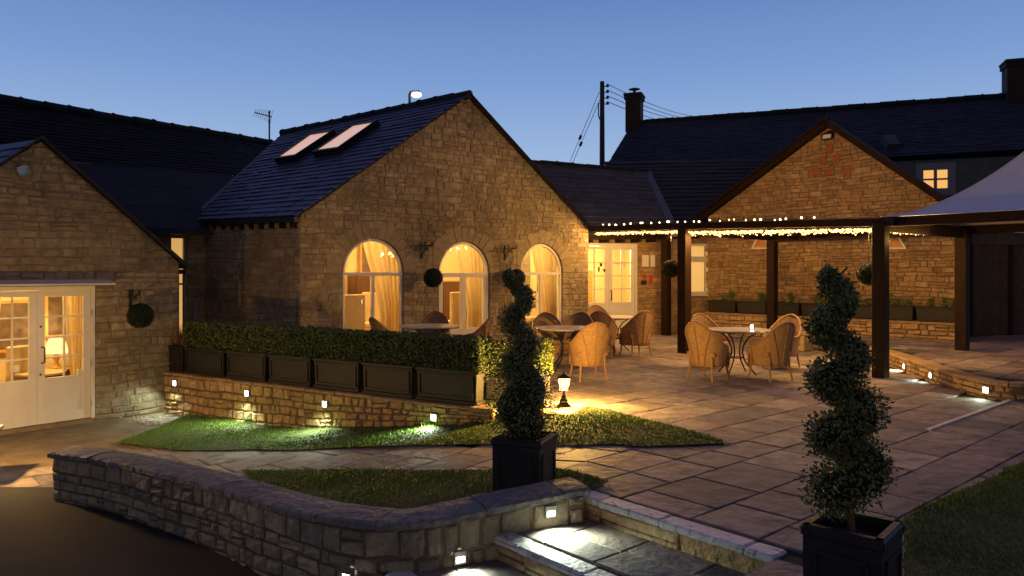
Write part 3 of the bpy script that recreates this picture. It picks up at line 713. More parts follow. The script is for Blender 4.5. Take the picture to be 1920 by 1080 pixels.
# far side wall
MC = P(385, 510, 15.9); MC.z = 0
fs_, ts_, ns_ = flatpos(MC, MA); SL = (MA - MC).length
wall_plane(mb, MC, MA, [(0, -.1), (SL, -.1), (SL, ez), (0, P(0, 414, 15.9).z)], [], 0)
lay(mb, fs_, 0, SL, 0, 2.75, hr=(.1, .18), lr=(.17, .42), depth=.016, bev=.014, gap=.006, seed=9, two=False, wob=.016)
# right side wall
RS = MBp + (MA - MC).normalized() * -4.5
wall_plane(mb, MBp, RS, [(0, -.1), (4.5, -.1), (4.5, ez1), (0, ez1)], [], 0)
mb.build('wall', [M['stone'], M['mortar'], M['dressed']], main)
for (c, hw, z0, zs), dr in zip(arches, (0, 1, 0)):
    w_ = MB(); th = .055
    ring_frame(w_, f0, archpts(c, hw - .006, z0, zs), archpts(c, hw - th, z0 + th, zs), -.10, -.02)
    e = hw - th
    rbar(w_, f0, c - e, c + e, zs - .05 - dr * .03, zs + .015, -.095, -.025)
    mc = c + (.0 if dr else -.0); mw = .06 if dr else .03
    rbar(w_, f0, mc - mw, mc + mw, z0 + th, zs - .05 - dr * .03, -.095, -.025)
    if dr:
        rbar(w_, f0, c - e, c - e + .08, z0 + th, zs - .08, -.093, -.028); rbar(w_, f0, c + e - .08, c + e, z0 + th, zs - .08, -.093, -.028); rbar(w_, f0, c - e + .08, c + e - .08, z0 + th, z0 + .35, -.09, -.03)
    wo_ = w_.build('arched_window', M['white'], main)
    p_ = MB(); pts = [f0(s, z, -.06) for s, z in archpts(c, e + .002, z0 + th, zs)]; p_.poly(pts); p_.build('pane', M['glass'], wo_)
    bs = MB(); rbar(bs, f0, c - hw - .05, c + hw + .05, z0 - .1, z0 - .001, -.13, .05); bs.build('sill', M['dressed'], wo_)
    zt = zs + hw - .02
    curtain(f0, (c - hw * 1.15, c - hw * .25), (c - hw * 1.15, c - hw * .95), zt + .1, z0, .95, -.35, .03, 5).build('curtain', M['curtain'], wo_, smooth=True)
    curtain(f0, (c - hw * .12, c + hw * 1.2), (c + hw * .4, c + hw * 1.2), zt + .1, z0, .85, -.35, .045, 6, s_tie=(c + hw * .5, c + hw * 1.2)).build('curtain', M['curtain'], wo_, smooth=True)
room(f0, .15, ML - .15, .1, 2.85, 3.6, main, M['cream'])
pn = MB()
c1 = arches[0]; rbar(pn, f0, c1[0] - .9, c1[0] + 1.0, .1, 1.15, -3.55, -3.5); rbar(pn, f0, c1[0] + 1.2, c1[0] + 2.9, .1, 1.15, -3.58, -3.45)
pn.build('panelling', M['orangewall'], main)
for s in (1.4, 3.9, 6.4): lamp('POINT', f0(s, 2.72, -1.3), 165, WARM, main, .2)
# roof
RD = (MC - MA).normalized()
n3 = lambda p: p
E0 = P(556, 405, 13.55); E1 = P(362, 414, 16.2); R0 = hz(am, az + .06) - n0 * -.0 + n0 * .16; R1 = P(530, 250, 20.2)
R0 = P(882, 176, am.y - .15)
rf = MB(); slates(rf, E0, E1, R1, R0, 26, .32, seed=4, th=.022)
rf.build('roof', M['slate'], main)
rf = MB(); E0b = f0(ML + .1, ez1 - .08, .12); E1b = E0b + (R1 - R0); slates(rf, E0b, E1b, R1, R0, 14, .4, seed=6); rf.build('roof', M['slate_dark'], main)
rf = MB(); ridge(rf, R0 + V((0, 0, .0)), R1, .1, .5); rf.build('ridge_tiles', M['slate_dark'], main)
vg = MB(); L0 = f0(-.1, ez - .08, .02); TP = f0(sm, az + .0, .02); Rr = f0(ML + .06, ez1 - .06, .02)
vg.bar(L0 + V((0, 0, .03)), TP + V((0, 0, .03)), .09, .04); vg.bar(TP + V((0, 0, .03)), Rr + V((0, 0, .03)), .12, .07)
vg.build('verge', M['slate_dark'], main)
ev = MB(); d = (E1 - E0); ev.bar(E0 + V((0, 0, -.06)), E1 + V((0, 0, -.06)), .1, .09); ev.build('gutter', M['black'], main)
sf = MB()
for i in range(11):
    p = E0 + d * ((i + .5) / 11) + V((0, 0, -.16)); sf.bar(p, p - ns_ * .3, .07, .1)
sf.build('rafter_ends', M['brownwood'], main)
vl = MB(); vl.bar(E1 + V((-.05, 0, .02)), R1 + V((0, 0, -.06)), .12, .03); vl.build('valley_flashing', M['lead'], main)
pn_ = (R1 - R0).cross((E0 + E1) / 2 - R0).normalized(); pn_ = pn_ if pn_.z > 0 else -pn_
for quad in ([(520, 294), (553, 289), (620, 245), (581, 251)], [(591, 281), (633, 275), (701, 227), (661, 234)]):
    q = [hit(x, y, (R0 + R1) / 2 + pn_ * .16, pn_) for x, y in quad]; c = sum(q, V((0, 0, 0))) / 4
    big = [c + (p - c) * 1.0 + (p - c).normalized() * .09 for p in q]; m = MB()
    for i in range(4):
        k = (i + 1) % 4; m.quad(big[i], big[k], q[k], q[i]); m.quad(big[i] - pn_ * .2, big[k] - pn_ * .2, big[k], big[i]); m.quad(q[i], q[k], q[k] - pn_ * .03, q[i] - pn_ * .03)
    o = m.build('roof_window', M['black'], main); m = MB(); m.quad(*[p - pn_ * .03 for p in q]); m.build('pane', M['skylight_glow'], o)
# ------------------------------------------------------------------ left stone building with the white double doors
LD = V((1140, 1400, 0)).normalized(); LP = P(75, 510, 11.2); LP.z = 0
LE = hz(on(336, LP, LP + LD), 0); half = (LE - LP).length + .02
LA = LP - LD * half * 1.03; f1, t1, n1 = flatpos(LA, LE); LL = (LE - LA).length; ls = (LP - LA).length
sB = lambda px: (on(px, LA, LE) - LA).dot(t1)
lz0 = -.66; lza = P(75, 264, LP.y).z; lze = P(345, 492, LE.y).z
left = thing('garden_room_building', 'small stone gabled building at the left with white glazed double doors', 'building', (LP.x, LP.y, lz0))
d0 = sB(-32); d1 = sB(177); dt = P(75, 537, LP.y).z; db = P(75, 797, LP.y).z
mb = MB(); sl = (lza - lze) / (LL - ls)
outline = [(0, lz0 - .1), (LL, lz0 - .1), (LL, lze), (ls, lza), (0, lza - sl * ls)]
wall_plane(mb, LA, LE, outline, [[(d0, db), (d1, db), (d1, dt), (d0, dt)]], 0)
cl = [(-sl, 1, lza - sl * ls - .01), (sl, 1, lza + sl * ls - .01)]
lay(mb, f1, 0, LL, lz0, dt + .05, hr=(.09, .16), lr=(.15, .4), depth=.018, holes=[hole_rect(d0, d1, db, dt)], clip=cl, seed=31, two=False, wob=.016)
lay(mb, f1, 0, LL, dt + .05, dt + .22, hr=(.17, .18), lr=(.22, .4), depth=.018, clip=cl, seed=32, two=False, mi=2)
lay(mb, f1, 0, LL, dt + .22, lza, hr=(.09, .15), lr=(.15, .4), depth=.018, clip=cl, seed=33, two=False, wob=.016)
LG = LE + V((-2660, 1400, 0)).normalized() * 3.0
wall_plane(mb, LE, LG, [(0, lz0 - .1), (3, lz0 - .1), (3, lze), (0, lze)], [], 0)
mb.build('wall', [M['stone'], M['mortar'], M['dressed']], left)
dm = (d0 + d1) / 2; dm = sB(70)
fr = MB(); rbar(fr, f1, d0, d1, dt - .06, dt, -.08, .02); rbar(fr, f1, d0, d0 + .05, db, dt - .06, -.08, .02); rbar(fr, f1, d1 - .05, d1, db, dt - .06, -.08, .02); fr.build('door_frame', M['white'], left)
def leaf(f, s0, s1, z0, z1, cols, rows, split, T, rail=.1, mats=None, name='door_leaf', bars=.022, off=(-.06, -.01), panel=True, sided=1):
    m = MB(); zg = z0 + (z1 - z0) * split; o0, o1 = off
    rbar(m, f, s0, s0 + rail, z0, z1, o0, o1); rbar(m, f, s1 - rail, s1, z0, z1, o0, o1); rbar(m, f, s0 + rail, s1 - rail, z1 - rail * .9, z1, o0, o1)
    rbar(m, f, s0 + rail, s1 - rail, zg - rail, zg, o0, o1); rbar(m, f, s0 + rail, s1 - rail, z0, z0 + rail * 1.3, o0, o1)
    if panel: rbar(m, f, s0 + rail - .001, s1 - rail + .001, z0 + rail * 1.3 - .001, zg - rail + .001, o0 + .01, o1 - .014)
    gx0, gx1, gz0, gz1 = s0 + rail, s1 - rail, zg, z1 - rail * .9
    for i in range(1, cols): x = gx0 + (gx1 - gx0) * i / cols; rbar(m, f, x - bars / 2, x + bars / 2, gz0, gz1, o0 + .008, o1 - .006)
    for j in range(1, rows): z = gz0 + (gz1 - gz0) * j / rows; rbar(m, f, gx0, gx1, z - bars / 2, z + bars / 2, o0 + .01, o1 - .008)
    o = m.build(name, mats or M['white'], T); g_ = MB(); g_.quad(f(gx0, gz0, o0 + .02), f(gx1, gz0, o0 + .02), f(gx1, gz1, o0 + .02), f(gx0, gz1, o0 + .02)); g_.build('pane', M['glass'], o)
    return o, (gx0, gx1, gz0, gz1)
la, _ = leaf(f1, d0 + .055, dm - .003, db + .01, dt - .065, 2, 4, .34, left, .1)
lb, gb = leaf(f1, dm + .003, d1 - .055, db + .01, dt - .065, 2, 4, .34, left, .1)
hm = MB(); zc = P(75, 665, LP.y).z; hm.tube([f1(dm + .06, zc - .13, -.005), f1(dm + .06, zc - .13, .03), f1(dm + .085, zc - .12, .04), f1(dm + .085, zc + .1, .04), f1(dm + .06, zc + .11, .03), f1(dm + .06, zc + .11, -.005)], .012, 6)
hm.build('handle', M['black'], lb)
for zz in (.42, -.3): hm = MB(); hm.ball(f1(dm + .045, zc + zz, 0), .016, 8, 6); hm.build('lock', M['black'], lb)
for zz in (.12, .42, .8):
    hg = MB(); z = db + (dt - db) * zz; rbar(hg, f1, d1 - .062, d1 - .045, z - .05, z + .05, -.005, .028); hg.build('hinge', M['steel'], lb)
cp = MB(); c1_ = sB(201); vs = []
for s in (d0 - .15, c1_): vs += [f1(s, dt + .015, .0), f1(s, dt + .015, .3), f1(s, dt + .04, .3), f1(s, dt + .10, .0)]
cp.add(vs, [(0, 1, 5, 4), (1, 2, 6, 5), (2, 3, 7, 6), (3, 0, 4, 7), (3, 2, 1, 0), (4, 5, 6, 7)]); cp.build('door_canopy', M['white'], left)
vt = MB(); vc = f1(sB(42), P(42, 320, on(42, LA, LE).y).z, .0); Mv = Matrix(((t1.x, 0, n1.x), (t1.y, 0, n1.y), (0, 1, 0))); vt.lathe([(.095, 0), (.1, .05), (.085, .07), (.07, .05), (.066, .02), (0, .02)], vc, 20, M=Mv); vt.build('vent_cowl', M['steel'], left)
room(f1, .1, LL - .1, lz0 + .02, 1.75, 2.6, left, M['cream'])
# room dressing seen through the doors
for a, b, c, d in ((dm - .12, dm - .5, 0, 0),): pass
curtain(f1, (d1 - .36, d1 - .02), (d1 - .2, d1 - .02), dt, lz0 + .05, -.1, -.3, .025, 5, s_tie=(d1 - .24, d1 - .02)).build('curtain', M['curtain'], left, smooth=True)
curtain(f1, (dm - .62, dm - .36), (dm - .62, dm - .5), dt, lz0 + .05, -.1, -.3, .025, 4, s_tie=(dm - .62, dm - .52)).build('curtain', M['curtain'], left, smooth=True)
lamp('POINT', f1(ls, 1.66, -1.3), 110, WARM, left, .2); lamp('POINT', f1(ls - 1, 1.66, -2.0), 60, WARM, left, .2)
LRd = V((-2660, 1400, 0)).normalized()
ap = f1(ls, lza + .02, .04); eL = f1(-.15, lza - sl * (ls + .15), .04); eR = f1(LL + .12, lze - sl * .12, .04)
rf = MB(); slates(rf, eL + LRd * 4, eL, ap, ap + LRd * 4, 14, .3, seed=12); rf.build('roof', M['slate'], left)
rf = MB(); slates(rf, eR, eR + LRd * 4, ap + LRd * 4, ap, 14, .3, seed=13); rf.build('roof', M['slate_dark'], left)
vg = MB(); vg.bar(ap + V((0, 0, .03)), eR + V((0, 0, .03)), .1, .05); vg.bar(eL + V((0, 0, .02)), ap + V((0, 0, .02)), .06, .02); vg.build('verge', M['slate_dark'], left)
dpx = MB(); g0 = eR + V((.0, 0, -.06)); dpx.bar(g0 - n1 * .3 + V((0, 0, 0)), g0 + n1 * .05, .1, .08); q = hz(LE, 0) + t1 * .06 + n1 * .07
dpx.tube([g0, V((q.x, q.y, lze - .22)), V((q.x, q.y, lz0 + .35)), V((q.x, q.y, lz0 + .02))], .035, 10); dpx.build('downpipe', M['black'], left)
# ------------------------------------------------------------------ long range behind at the left
back = thing('long_range_building', 'long dark slate roofed range behind the two gabled buildings at the left', 'building', (-7, 16.5, -.66))
KA = hz(MC - V((.75, .66, 0)) * 1.7, 0); KB = hz(MC + V((.75, .66, 0)) * .1, 0)
f2, t2, n2 = flatpos(KA, KB); KL = (KB - KA).length; sC = lambda px: (on(px, KA, KB) - KA).dot(t2)
w0, w1 = sC(318), sC(350); wz1 = P(335, 443, on(335, KA, KB).y).z; wz0 = .35
mb = MB(); wall_plane(mb, KA, KB, [(0, -.7), (KL, -.7), (KL, 2.5), (0, 2.5)], [[(w0, wz0), (w1, wz0), (w1, wz1), (w0, wz1)]], 0)
lay(mb, f2, 0, KL, -.6, 2.5, hr=(.1, .18), lr=(.17, .42), depth=.018, holes=[hole_rect(w0, w1, wz0, wz1)], seed=41, two=False, wob=.016); mb.build('wall', [M['stone'], M['mortar']], back)
wf = MB(); ring_frame(wf, f2, [(w0, wz0), (w1, wz0), (w1, wz1), (w0, wz1)], [(w0 + .04, wz0 + .04), (w1 - .05, wz0 + .04), (w1 - .05, wz1 - .04), (w0 + .04, wz1 - .04)], -.1, -.02)
for z in (1.45,): rbar(wf, f2, w0 + .04, w1 - .05, z - .02, z + .02, -.09, -.03)
wfo = wf.build('window', M['blue_frame'], back); m = MB(); m.quad(f2(w0 + .04, wz0 + .04, -.06), f2(w1 - .05, wz0 + .04, -.06), f2(w1 - .05, wz1 - .04, -.06), f2(w0 + .04, wz1 - .04, -.06)); m.build('pane', M['glass'], wfo)
curtain(f2, (w0 - .1, w1 + .1), (w0 - .1, w1 + .1), wz1 + .1, wz0, .5, -.35, .02, 6).build('blind', M['blind'], wfo, smooth=True)
m = MB(); wb = P(378, 510, 15.2); rbar(m, f2, w1 + .12, w1 + .2, -.3, 1.1, .0, .06); m.build('door_post', M['blue_frame'], back)
Ea = P(60, 452, 13.3); Eb = P(430, 424, 16.4); Ba = P(60, 301, 16.6); Bb = P(470, 332, 19.5); Ra = P(-60, 176, 15.9); Rb = P(560, 278, 23.0)
Bb2 = P(480, 333, 19.7)
rf = MB(); slates(rf, P(-150, 280, 15.2), Bb2, Rb, Ra, 16, .34, seed=51, th=.03); rf.build('roof', M['slate_dark'], back)
rf = MB(); slates(rf, f2(-4.5, 2.56, .3), f2(KL + .5, 2.56, .3), P(480, 333, 19.6), P(-150, 281, 15.1), 3, 3.0, seed=52, th=.008); rf.build('lower_roof', M['slate_dark'], back)
rf = MB(); ridge(rf, Ra, Rb, .12, .5, seed=3); rf.build('ridge_tiles', M['slate_dark'], back)
m = MB(); m.bar(f2(-1, 2.52, .33), f2(KL + .1, 2.52, .33), .12, .1); m.build('gutter', M['black'], back)
# ------------------------------------------------------------------ entrance range in the middle
ent = thing('entrance_range_building', 'low middle range with lit white glazed entrance door under a grey slate roof', 'building', (3, 20.2, 0))
QA = P(1085, 510, 19.75); QA.z = 0; QB = P(1262, 510, 20.75); QB.z = 0
f3, t3, n3_ = flatpos(QA, QB); QL = (QB - QA).length; sD = lambda px: (on(px, QA, QB) - QA).dot(t3)
zt3 = 2.72; dz1 = P(0, 456, 20).z; dd0, dd1 = sD(1068), sD(1194)
mb = MB(); wall_plane(mb, QA - t3 * 1.2, QB, [(0, -.1), (QL + 1.2, -.1), (QL + 1.2, zt3), (0, zt3)], [[(dd0 + 1.2, .03), (dd1 + 1.2, .03), (dd1 + 1.2, dz1), (dd0 + 1.2, dz1)]], 0)
lay(mb, f3, -1.2, QL, 0, zt3, hr=(.1, .18), lr=(.17, .42), depth=.014, holes=[hole_rect(dd0, dd1, .03, dz1)], seed=61, two=False, wob=.016)
QC = P(1332, 510, 21.2); QC.z = 0; f4, t4, n4 = flatpos(QB, QC); QM = (QC - QB).length; sE = lambda px: (on(px, QB, QC) - QB).dot(t4)
e0, e1 = sE(1293), sE(1329); ez_t = P(0, 457, 21).z; ez_b = P(0, 551, 21).z
wall_plane(mb, QB, QC, [(0, -.1), (QM, -.1), (QM, zt3), (0, zt3)], [[(e0, ez_b), (e1, ez_b), (e1, ez_t), (e0, ez_t)]], 0)
lay(mb, f4, 0, QM, 0, zt3, hr=(.1, .18), lr=(.17, .42), depth=.014, holes=[hole_rect(e0, e1, ez_b, ez_t)], seed=62, two=False, wob=.016)
mb.build('wall', [M['stone2'], M['mortar']], ent)
fr = MB(); rbar(fr, f3, dd0, dd1, dz1 - .07, dz1, -.1, .03); rbar(fr, f3, dd1 - .07, dd1, .03, dz1 - .07, -.1, .03); fr.build('door_frame', M['white'], ent)
dmid = sD(1142)
l1, g1_ = leaf(f3, dd0, dmid - .004, .04, dz1 - .075, 3, 4, .36, ent, .1, bars=.03); l2, g2_ = leaf(f3, dmid + .004, dd1 - .075, .04, dz1 - .075, 2, 4, .36, ent, .1, bars=.03)
m = MB(); m.tube([f3(dmid + .06, .95, -.01), f3(dmid + .06, .95, .05), f3(dmid + .06, 1.2, .05), f3(dmid + .06, 1.2, -.01)], .016, 6); m.build('handle', M['darkfurn'], l2)
for px, py, w2, h2 in ((1128, 496, .07, .1), (1124, 505, .05, .13), (1134, 507, .06, .08)):
    s = sD(px); z = P(0, py, 20).z; m = MB(); rbar(m, f3, s - w2 / 2, s + w2 / 2, z - h2 / 2, z + h2 / 2, -.034, -.032); m.build('window_sticker', M['white_text'], l1)
for px, py, w2, h2 in ((1158, 494, .2, .05), (1172, 496, .1, .12)): s = sD(px); z = P(0, py, 20).z; m = MB(); rbar(m, f3, s - w2 / 2, s + w2 / 2, z - h2 / 2, z + h2 / 2, -.034, -.032); m.build('window_sticker', M['paper'], l2)
room(f3, -1.1, QL - .05, .03, 2.5, 2.6, ent, M['cream'])
m = MB(); rbar(m, f3, sD(1158), sD(1188), .03, 1.75, -2.58, -2.5); m.build('interior_door', M['orangewall'], ent)
lamp('POINT', f3(1.0, 2.2, -1.2), 170, (1, .72, .34), ent, .2)
room(f4, .02, QM + .6, .3, 2.4, 1.5, ent, M['cream']); lamp('POINT', f4((e0 + e1) / 2, 2.1, -.9), 60, (1, .72, .36), ent, .15)
wf = MB(); oo = [(e0, ez_b), (e1, ez_b), (e1, ez_t), (e0, ez_t)]; ii = [(e0 + .05, ez_b + .06), (e1 - .05, ez_b + .06), (e1 - .05, ez_t - .06), (e0 + .05, ez_t - .06)]; ring_frame(wf, f4, oo, ii, -.1, .01)
zz = P(0, 486, 21).z; rbar(wf, f4, e0 + .05, e1 - .05, zz - .08, zz + .08, -.09, 0); rbar(wf, f4, e0 - .05, e1 + .05, ez_b - .06, ez_b - .002, -.1, .08)
wo2 = wf.build('window', M['white'], ent); m = MB(); m.quad(*[f4(s, z, -.05) for s, z in ii]); m.build('pane', M['glass'], wo2); m = MB(); m.quad(*[f4(s, z, -.14) for s, z in ii]); m.build('blind', M['blind'], wo2)
# roof of the entrance range and the brown roof beside it
e_l = P(1060, 441, 19.1); e_r = P(1268, 440, 20.3); r_l = P(985, 304, 23.0); r_r = P(1213, 322, 24.6)
rf = MB(); slates(rf, e_l, e_r, r_r, r_l, 14, .42, seed=71, th=.03); rf.build('roof', M['slate_grey'], ent)
m = MB(); ridge(m, r_l, r_r, .1, .5); m.build('ridge_tiles', M['slate_dark'], ent)
m = MB(); m.bar(e_r + V((0, 0, .05)), r_r + V((0, 0, .03)), .22, .03); m.build('verge_flashing', M['lead'], ent)
m = MB(); m.bar(e_l + V((0, 0, -.06)), e_r + V((0, 0, -.06)), .14, .12)
m.build('gutter', M['brownwood'], ent)
m = MB()
for i in range(7): p = e_l.lerp(e_r, (i + .6) / 7) + V((0, 0, -.15)); m.bar(p, p - n3_ * .5, .08, .09)
m.build('rafter_ends', M['brownwood'], ent)
br = thing('brown_roofed_wing', 'plain wing with dark brown stone slate roof beside the lower gable', 'building', (6, 23, 0))
a0 = P(1240, 442, 20.5); a1 = P(1420, 436, 22.2); b1 = P(1560, 296, 27.5); b0 = P(1130, 303, 26.0)
rf = MB(); slates(rf, a0, a1, b1, b0, 18, .42, seed=72, th=.03); rf.build('roof', M['slate_brown'], br)
m = MB(); m.quad(hz(QB, 0) + V((.05, .3, 0)), V((a1.x, a1.y + .4, 0)), a1 + V((0, .4, 0)), a0 + V((0, .3, 0))); m.build('wall', M['mortar'], br)
m = MB(); m.bar(a0 + V((0, 0, -.06)), a1 + V((0, 0, -.06)), .14, .1); m.build('gutter', M['brownwood'], br)
# ------------------------------------------------------------------ right gable
rg_ = thing('right_gable_building', 'stone gable wall with brick patterned holes and a dark floodlight at its peak', 'building', (7.3, 18.8, 0))
GA = P(1328, 510, 21.1); GA.z = 0; GB = P(1797, 510, 16.45); GB.z = 0
f5, t5, n5 = flatpos(GA, GB); GL = (GB - GA).length; sF = lambda px: (on(px, GA, GB) - GA).dot(t5)
gz = lambda px, py: P(px, py, on(px, GA, GB).y).z
gs = sF(1556); gaz = gz(1556, 236); gze = gz(1330, 405); gze2 = gz(1796, 396)
mb = MB(); wall_plane(mb, GA, GB, [(0, -.1), (GL, -.1), (GL, gze2), (gs, gaz), (0, gze)], [], 0)
k1 = (gaz - gze) / gs; k2 = (gaz - gze2) / (GL - gs)
lay(mb, f5, 0, GL, 0, gaz, hr=(.06, .14), lr=(.12, .36), depth=.016, bev=.01, gap=.004, clip=[(-k1, 1, gze - .01), (k2, 1, gaz + k2 * gs - .01)], seed=81, two=False, wob=.02, jit=.3)
RSd = V((GB.x * .95, GB.y, 0)).normalized()
wall_plane(mb, GB, GB + RSd * 3.5, [(0, -.1), (3.5, -.1), (3.5, gze2), (0, gze2)], [], 0)
mb.build('wall', [M['stone2'], M['mortar_dark']], rg_)
bd = V((am.x * 0 + 7.9, 18.5, 0)).normalized(); tp = f5(gs, gaz + .05, .12); el = f5(-.2, gze - k1 * .2 + .03, .12); er = f5(GL + .2, gze2 - k2 * .2 + .03, .12)
rf = MB(); slates(rf, el + bd * 5, el, tp, tp + bd * 5, 12, .4, seed=82); slates(rf, er, er + bd * 5, tp + bd * 5, tp, 12, .4, seed=83); rf.build('roof', M['slate_brown'], rg_)
m = MB(); m.bar(el + V((0, 0, .0)), tp + V((0, 0, .0)), .2, .13); m.bar(tp, er, .2, .13); m.bar(el + V((0, 0, .09)) + n5 * .04, tp + V((0, 0, .09)) + n5 * .04, .3, .04); m.bar(tp + V((0, 0, .09)) + n5 * .04, er + V((0, 0, .09)) + n5 * .04, .3, .04)
m.build('bargeboard', M['brownwood'], rg_)
m = MB(); ridge(m, tp + V((0, 0, .1)) + n5 * .05, tp + bd * 4 + V((0, 0, .1)), .1, .45); m.build('ridge_tiles', M['slate_brown'], rg_)
for px, py in ((1556, 278), (1543, 300), (1569, 298), (1529, 322), (1556, 321), (1587, 320)):
    s = sF(px); z = gz(px, py); m = MB(); hw = .09 if py < 310 else .12; rbar(m, f5, s - hw, s + hw, z - .095, z + .095, 0, .035); m.build('brick_inlay', M['brick'], rg_)
m = MB(); rbar(m, f5, sF(1522), sF(1584), gz(1556, 331) - .03, gz(1556, 331), 0, .07); m.build('ledge', M['dressed'], rg_)
m = MB(); s = sF(1558); z = gz(1558, 257); rbar(m, f5, s - .03, s + .03, z, z + .12, 0, .1); q = f5(s, z, .16); m.box((q.x, q.y, q.z), (.26, .1, .17), math.atan2(t5.y, t5.x), bev=.015, tilt=Matrix.Rotation(R(-20), 3, 'X')); fl = m.build('floodlight', M['black'], rg_)
m = MB(); q = f5(s, z - .01, .22); m.box((q.x, q.y, q.z), (.2, .015, .1), math.atan2(t5.y, t5.x), tilt=Matrix.Rotation(R(-20), 3, 'X')); m.build('lens', M['paper'], fl)
# triangular framed panels hung on the gable wall
for px, lab in ((1430, 'white edged triangular wall frame hung at the left part of the gable wall'), (1682, 'white edged triangular wall frame hung beside the near pergola post')):
    a, b, c = (px - 20, 467), (px + 20, 467), (px - 2, 432)
    pl = [(sF(x), gz(x, y)) for x, y in (a, b, c)]; cc = (sum(p[0] for p in pl) / 3, sum(p[1] for p in pl) / 3); inn = [(cc[0] + (p[0] - cc[0]) * .76, cc[1] + (p[1] - cc[1]) * .76) for p in pl]
    q = f5(*cc, .04); T = thing('wall_frame', lab, 'wall decoration', q); m = MB(); ring_frame(m, f5, pl, inn, .022, .07); m.build('rim', M['white'], T); m = MB(); m.poly([f5(*p, .03) for p in inn]); m.build('panel', M['orangewall'], T)
# ------------------------------------------------------------------ big house at the back
bh = thing('far_house', 'big dark slate roofed house behind with two chimneys and one lit window', 'house', (12, 30, 0))
hr0 = P(1186, 231, 34.1); hr1 = P(2050, 168, 28.2); hdir = (hr1 - hr0); hdir.z = 0; hn = V((hdir.y, -hdir.x, 0)).normalized()
he0 = P(1133, 318, 30.6); he1 = hr1 + hn * 3.8 + V((0, 0, -(hr0.z - he0.z)))
rf = MB(); slates(rf, he0, he1, hr1, hr0, 26, .5, seed=91, th=.03, sag=.08); slates(rf, hr0 + hn * -3.8 + V((0, 0, -2.7)), hr1 + hn * -3.8 + V((0, 0, -2.7)), hr1, hr0, 4, 3, seed=92); rf.build('roof', M['slate_far'], bh)
m = MB(); ridge(m, hr0, hr1 , .13, .6); m.build('ridge_tiles', M['slate_dark'], bh)
wa = hz(he0 - hn * .3, 0); wb = hz(he1 - hn * .3, 0); fh, th_, nh = flatpos(wa, wb); hL = (wb - wa).length; sH = lambda px: (on(px, wa, wb) - wa).dot(th_)
zh = he0.z - .15
cw0, cw1 = sH(1727), sH(1781); cz0 = P(0, 357, on(1755, wa, wb).y).z; cz1 = P(0, 315, on(1755, wa, wb).y).z
m = MB(); wall_plane(m, wa, wb, [(0, 0), (hL, 0), (hL, zh), (0, zh)], [[(cw0, cz0), (cw1, cz0), (cw1, cz1), (cw0, cz1)]], 0)
g0_ = hr0 - hn * 3.8; m.add([hz(wa, 0), hz(g0_, 0), hz(g0_, zh), hz(hr0, hr0.z - .1) + hdir.normalized() * .05, hz(wa, zh)], [(0, 1, 2, 3, 4)], 1)
m.build('wall', [M['render'], M['render']], bh)
m = MB(); gp = [(cw0, cz0), (cw1, cz0), (cw1, cz1), (cw0, cz1)]; e = .07; ring_frame(m, fh, [(cw0 - .18, cz0 - .18), (cw1 + .18, cz0 - .18), (cw1 + .18, cz1 + .18), (cw0 - .18, cz1 + .18)], [(cw0 + e, cz0 + e), (cw1 - e, cz0 + e), (cw1 - e, cz1 - e), (cw0 + e, cz1 - e)], -.05, .04)
cm_ = (cw0 + cw1) / 2; cq = (cz0 + cz1) / 2; rbar(m, fh, cm_ - .05, cm_ + .05, cz0, cz1, -.05, .03); rbar(m, fh, cw0, cw1, cq - .03, cq + .03, -.05, .025)
wo3 = m.build('window', M['blue_frame'], bh); m = MB(); m.quad(*[fh(s, z, -.04) for s, z in gp]); m.build('pane', M['far_window'], wo3)
m = MB(); s = sH(1668); zq = P(0, 268, 28.8).z; q = hit(1668, 270, he0 + V((0, 0, .05)), (he1 - he0).cross(hr0 - he0).normalized()); m.box(q + V((0, -.05, .05)), (.45, .3, .6), tilt=Matrix.Rotation(R(-45), 3, 'X')); m.build('roof_light', M['lead'], bh)
def chimney(px0, px1, ptop, pbot, D, name, cowl):
    x0 = (px0 - 960) / F * D; x1 = (px1 - 960) / F * D; zt_ = P(0, ptop, D).z; zb_ = P(0, pbot, D).z; m = MB(); wd = (x1 - x0) / 1.18; c = ((x0 + x1) / 2, D)
    m.box((c[0], c[1], (zt_ + zb_) / 2 - .2), (wd, wd * 1.2, zt_ - zb_ + .4 - .3), math.atan2(hdir.y, hdir.x), bev=.02); m.box((c[0], c[1], zt_ - .26), (wd * 1.16, wd * 1.35, .14), math.atan2(hdir.y, hdir.x)); m.box((c[0], c[1], zt_ - .12), (wd * 1.24, wd * 1.42, .12), math.atan2(hdir.y, hdir.x), bev=.02)
    o = m.build(name, M['slate_brown'], bh)
    if cowl: m = MB(); m.lathe([(.14, zt_ - .08), (.12, zt_ + .02), (.07, zt_ + .05), (.07, zt_ + .14), (.26, zt_ + .17), (.26, zt_ + .19), (.05, zt_ + .25)], (c[0], c[1], 0), 12); m.build('chimney_pot', M['lead'], o)
chimney(1173, 1206, 175, 240, 33.9, 'chimney', True); chimney(1883, 1921, 112, 190, 29.0, 'chimney', False)
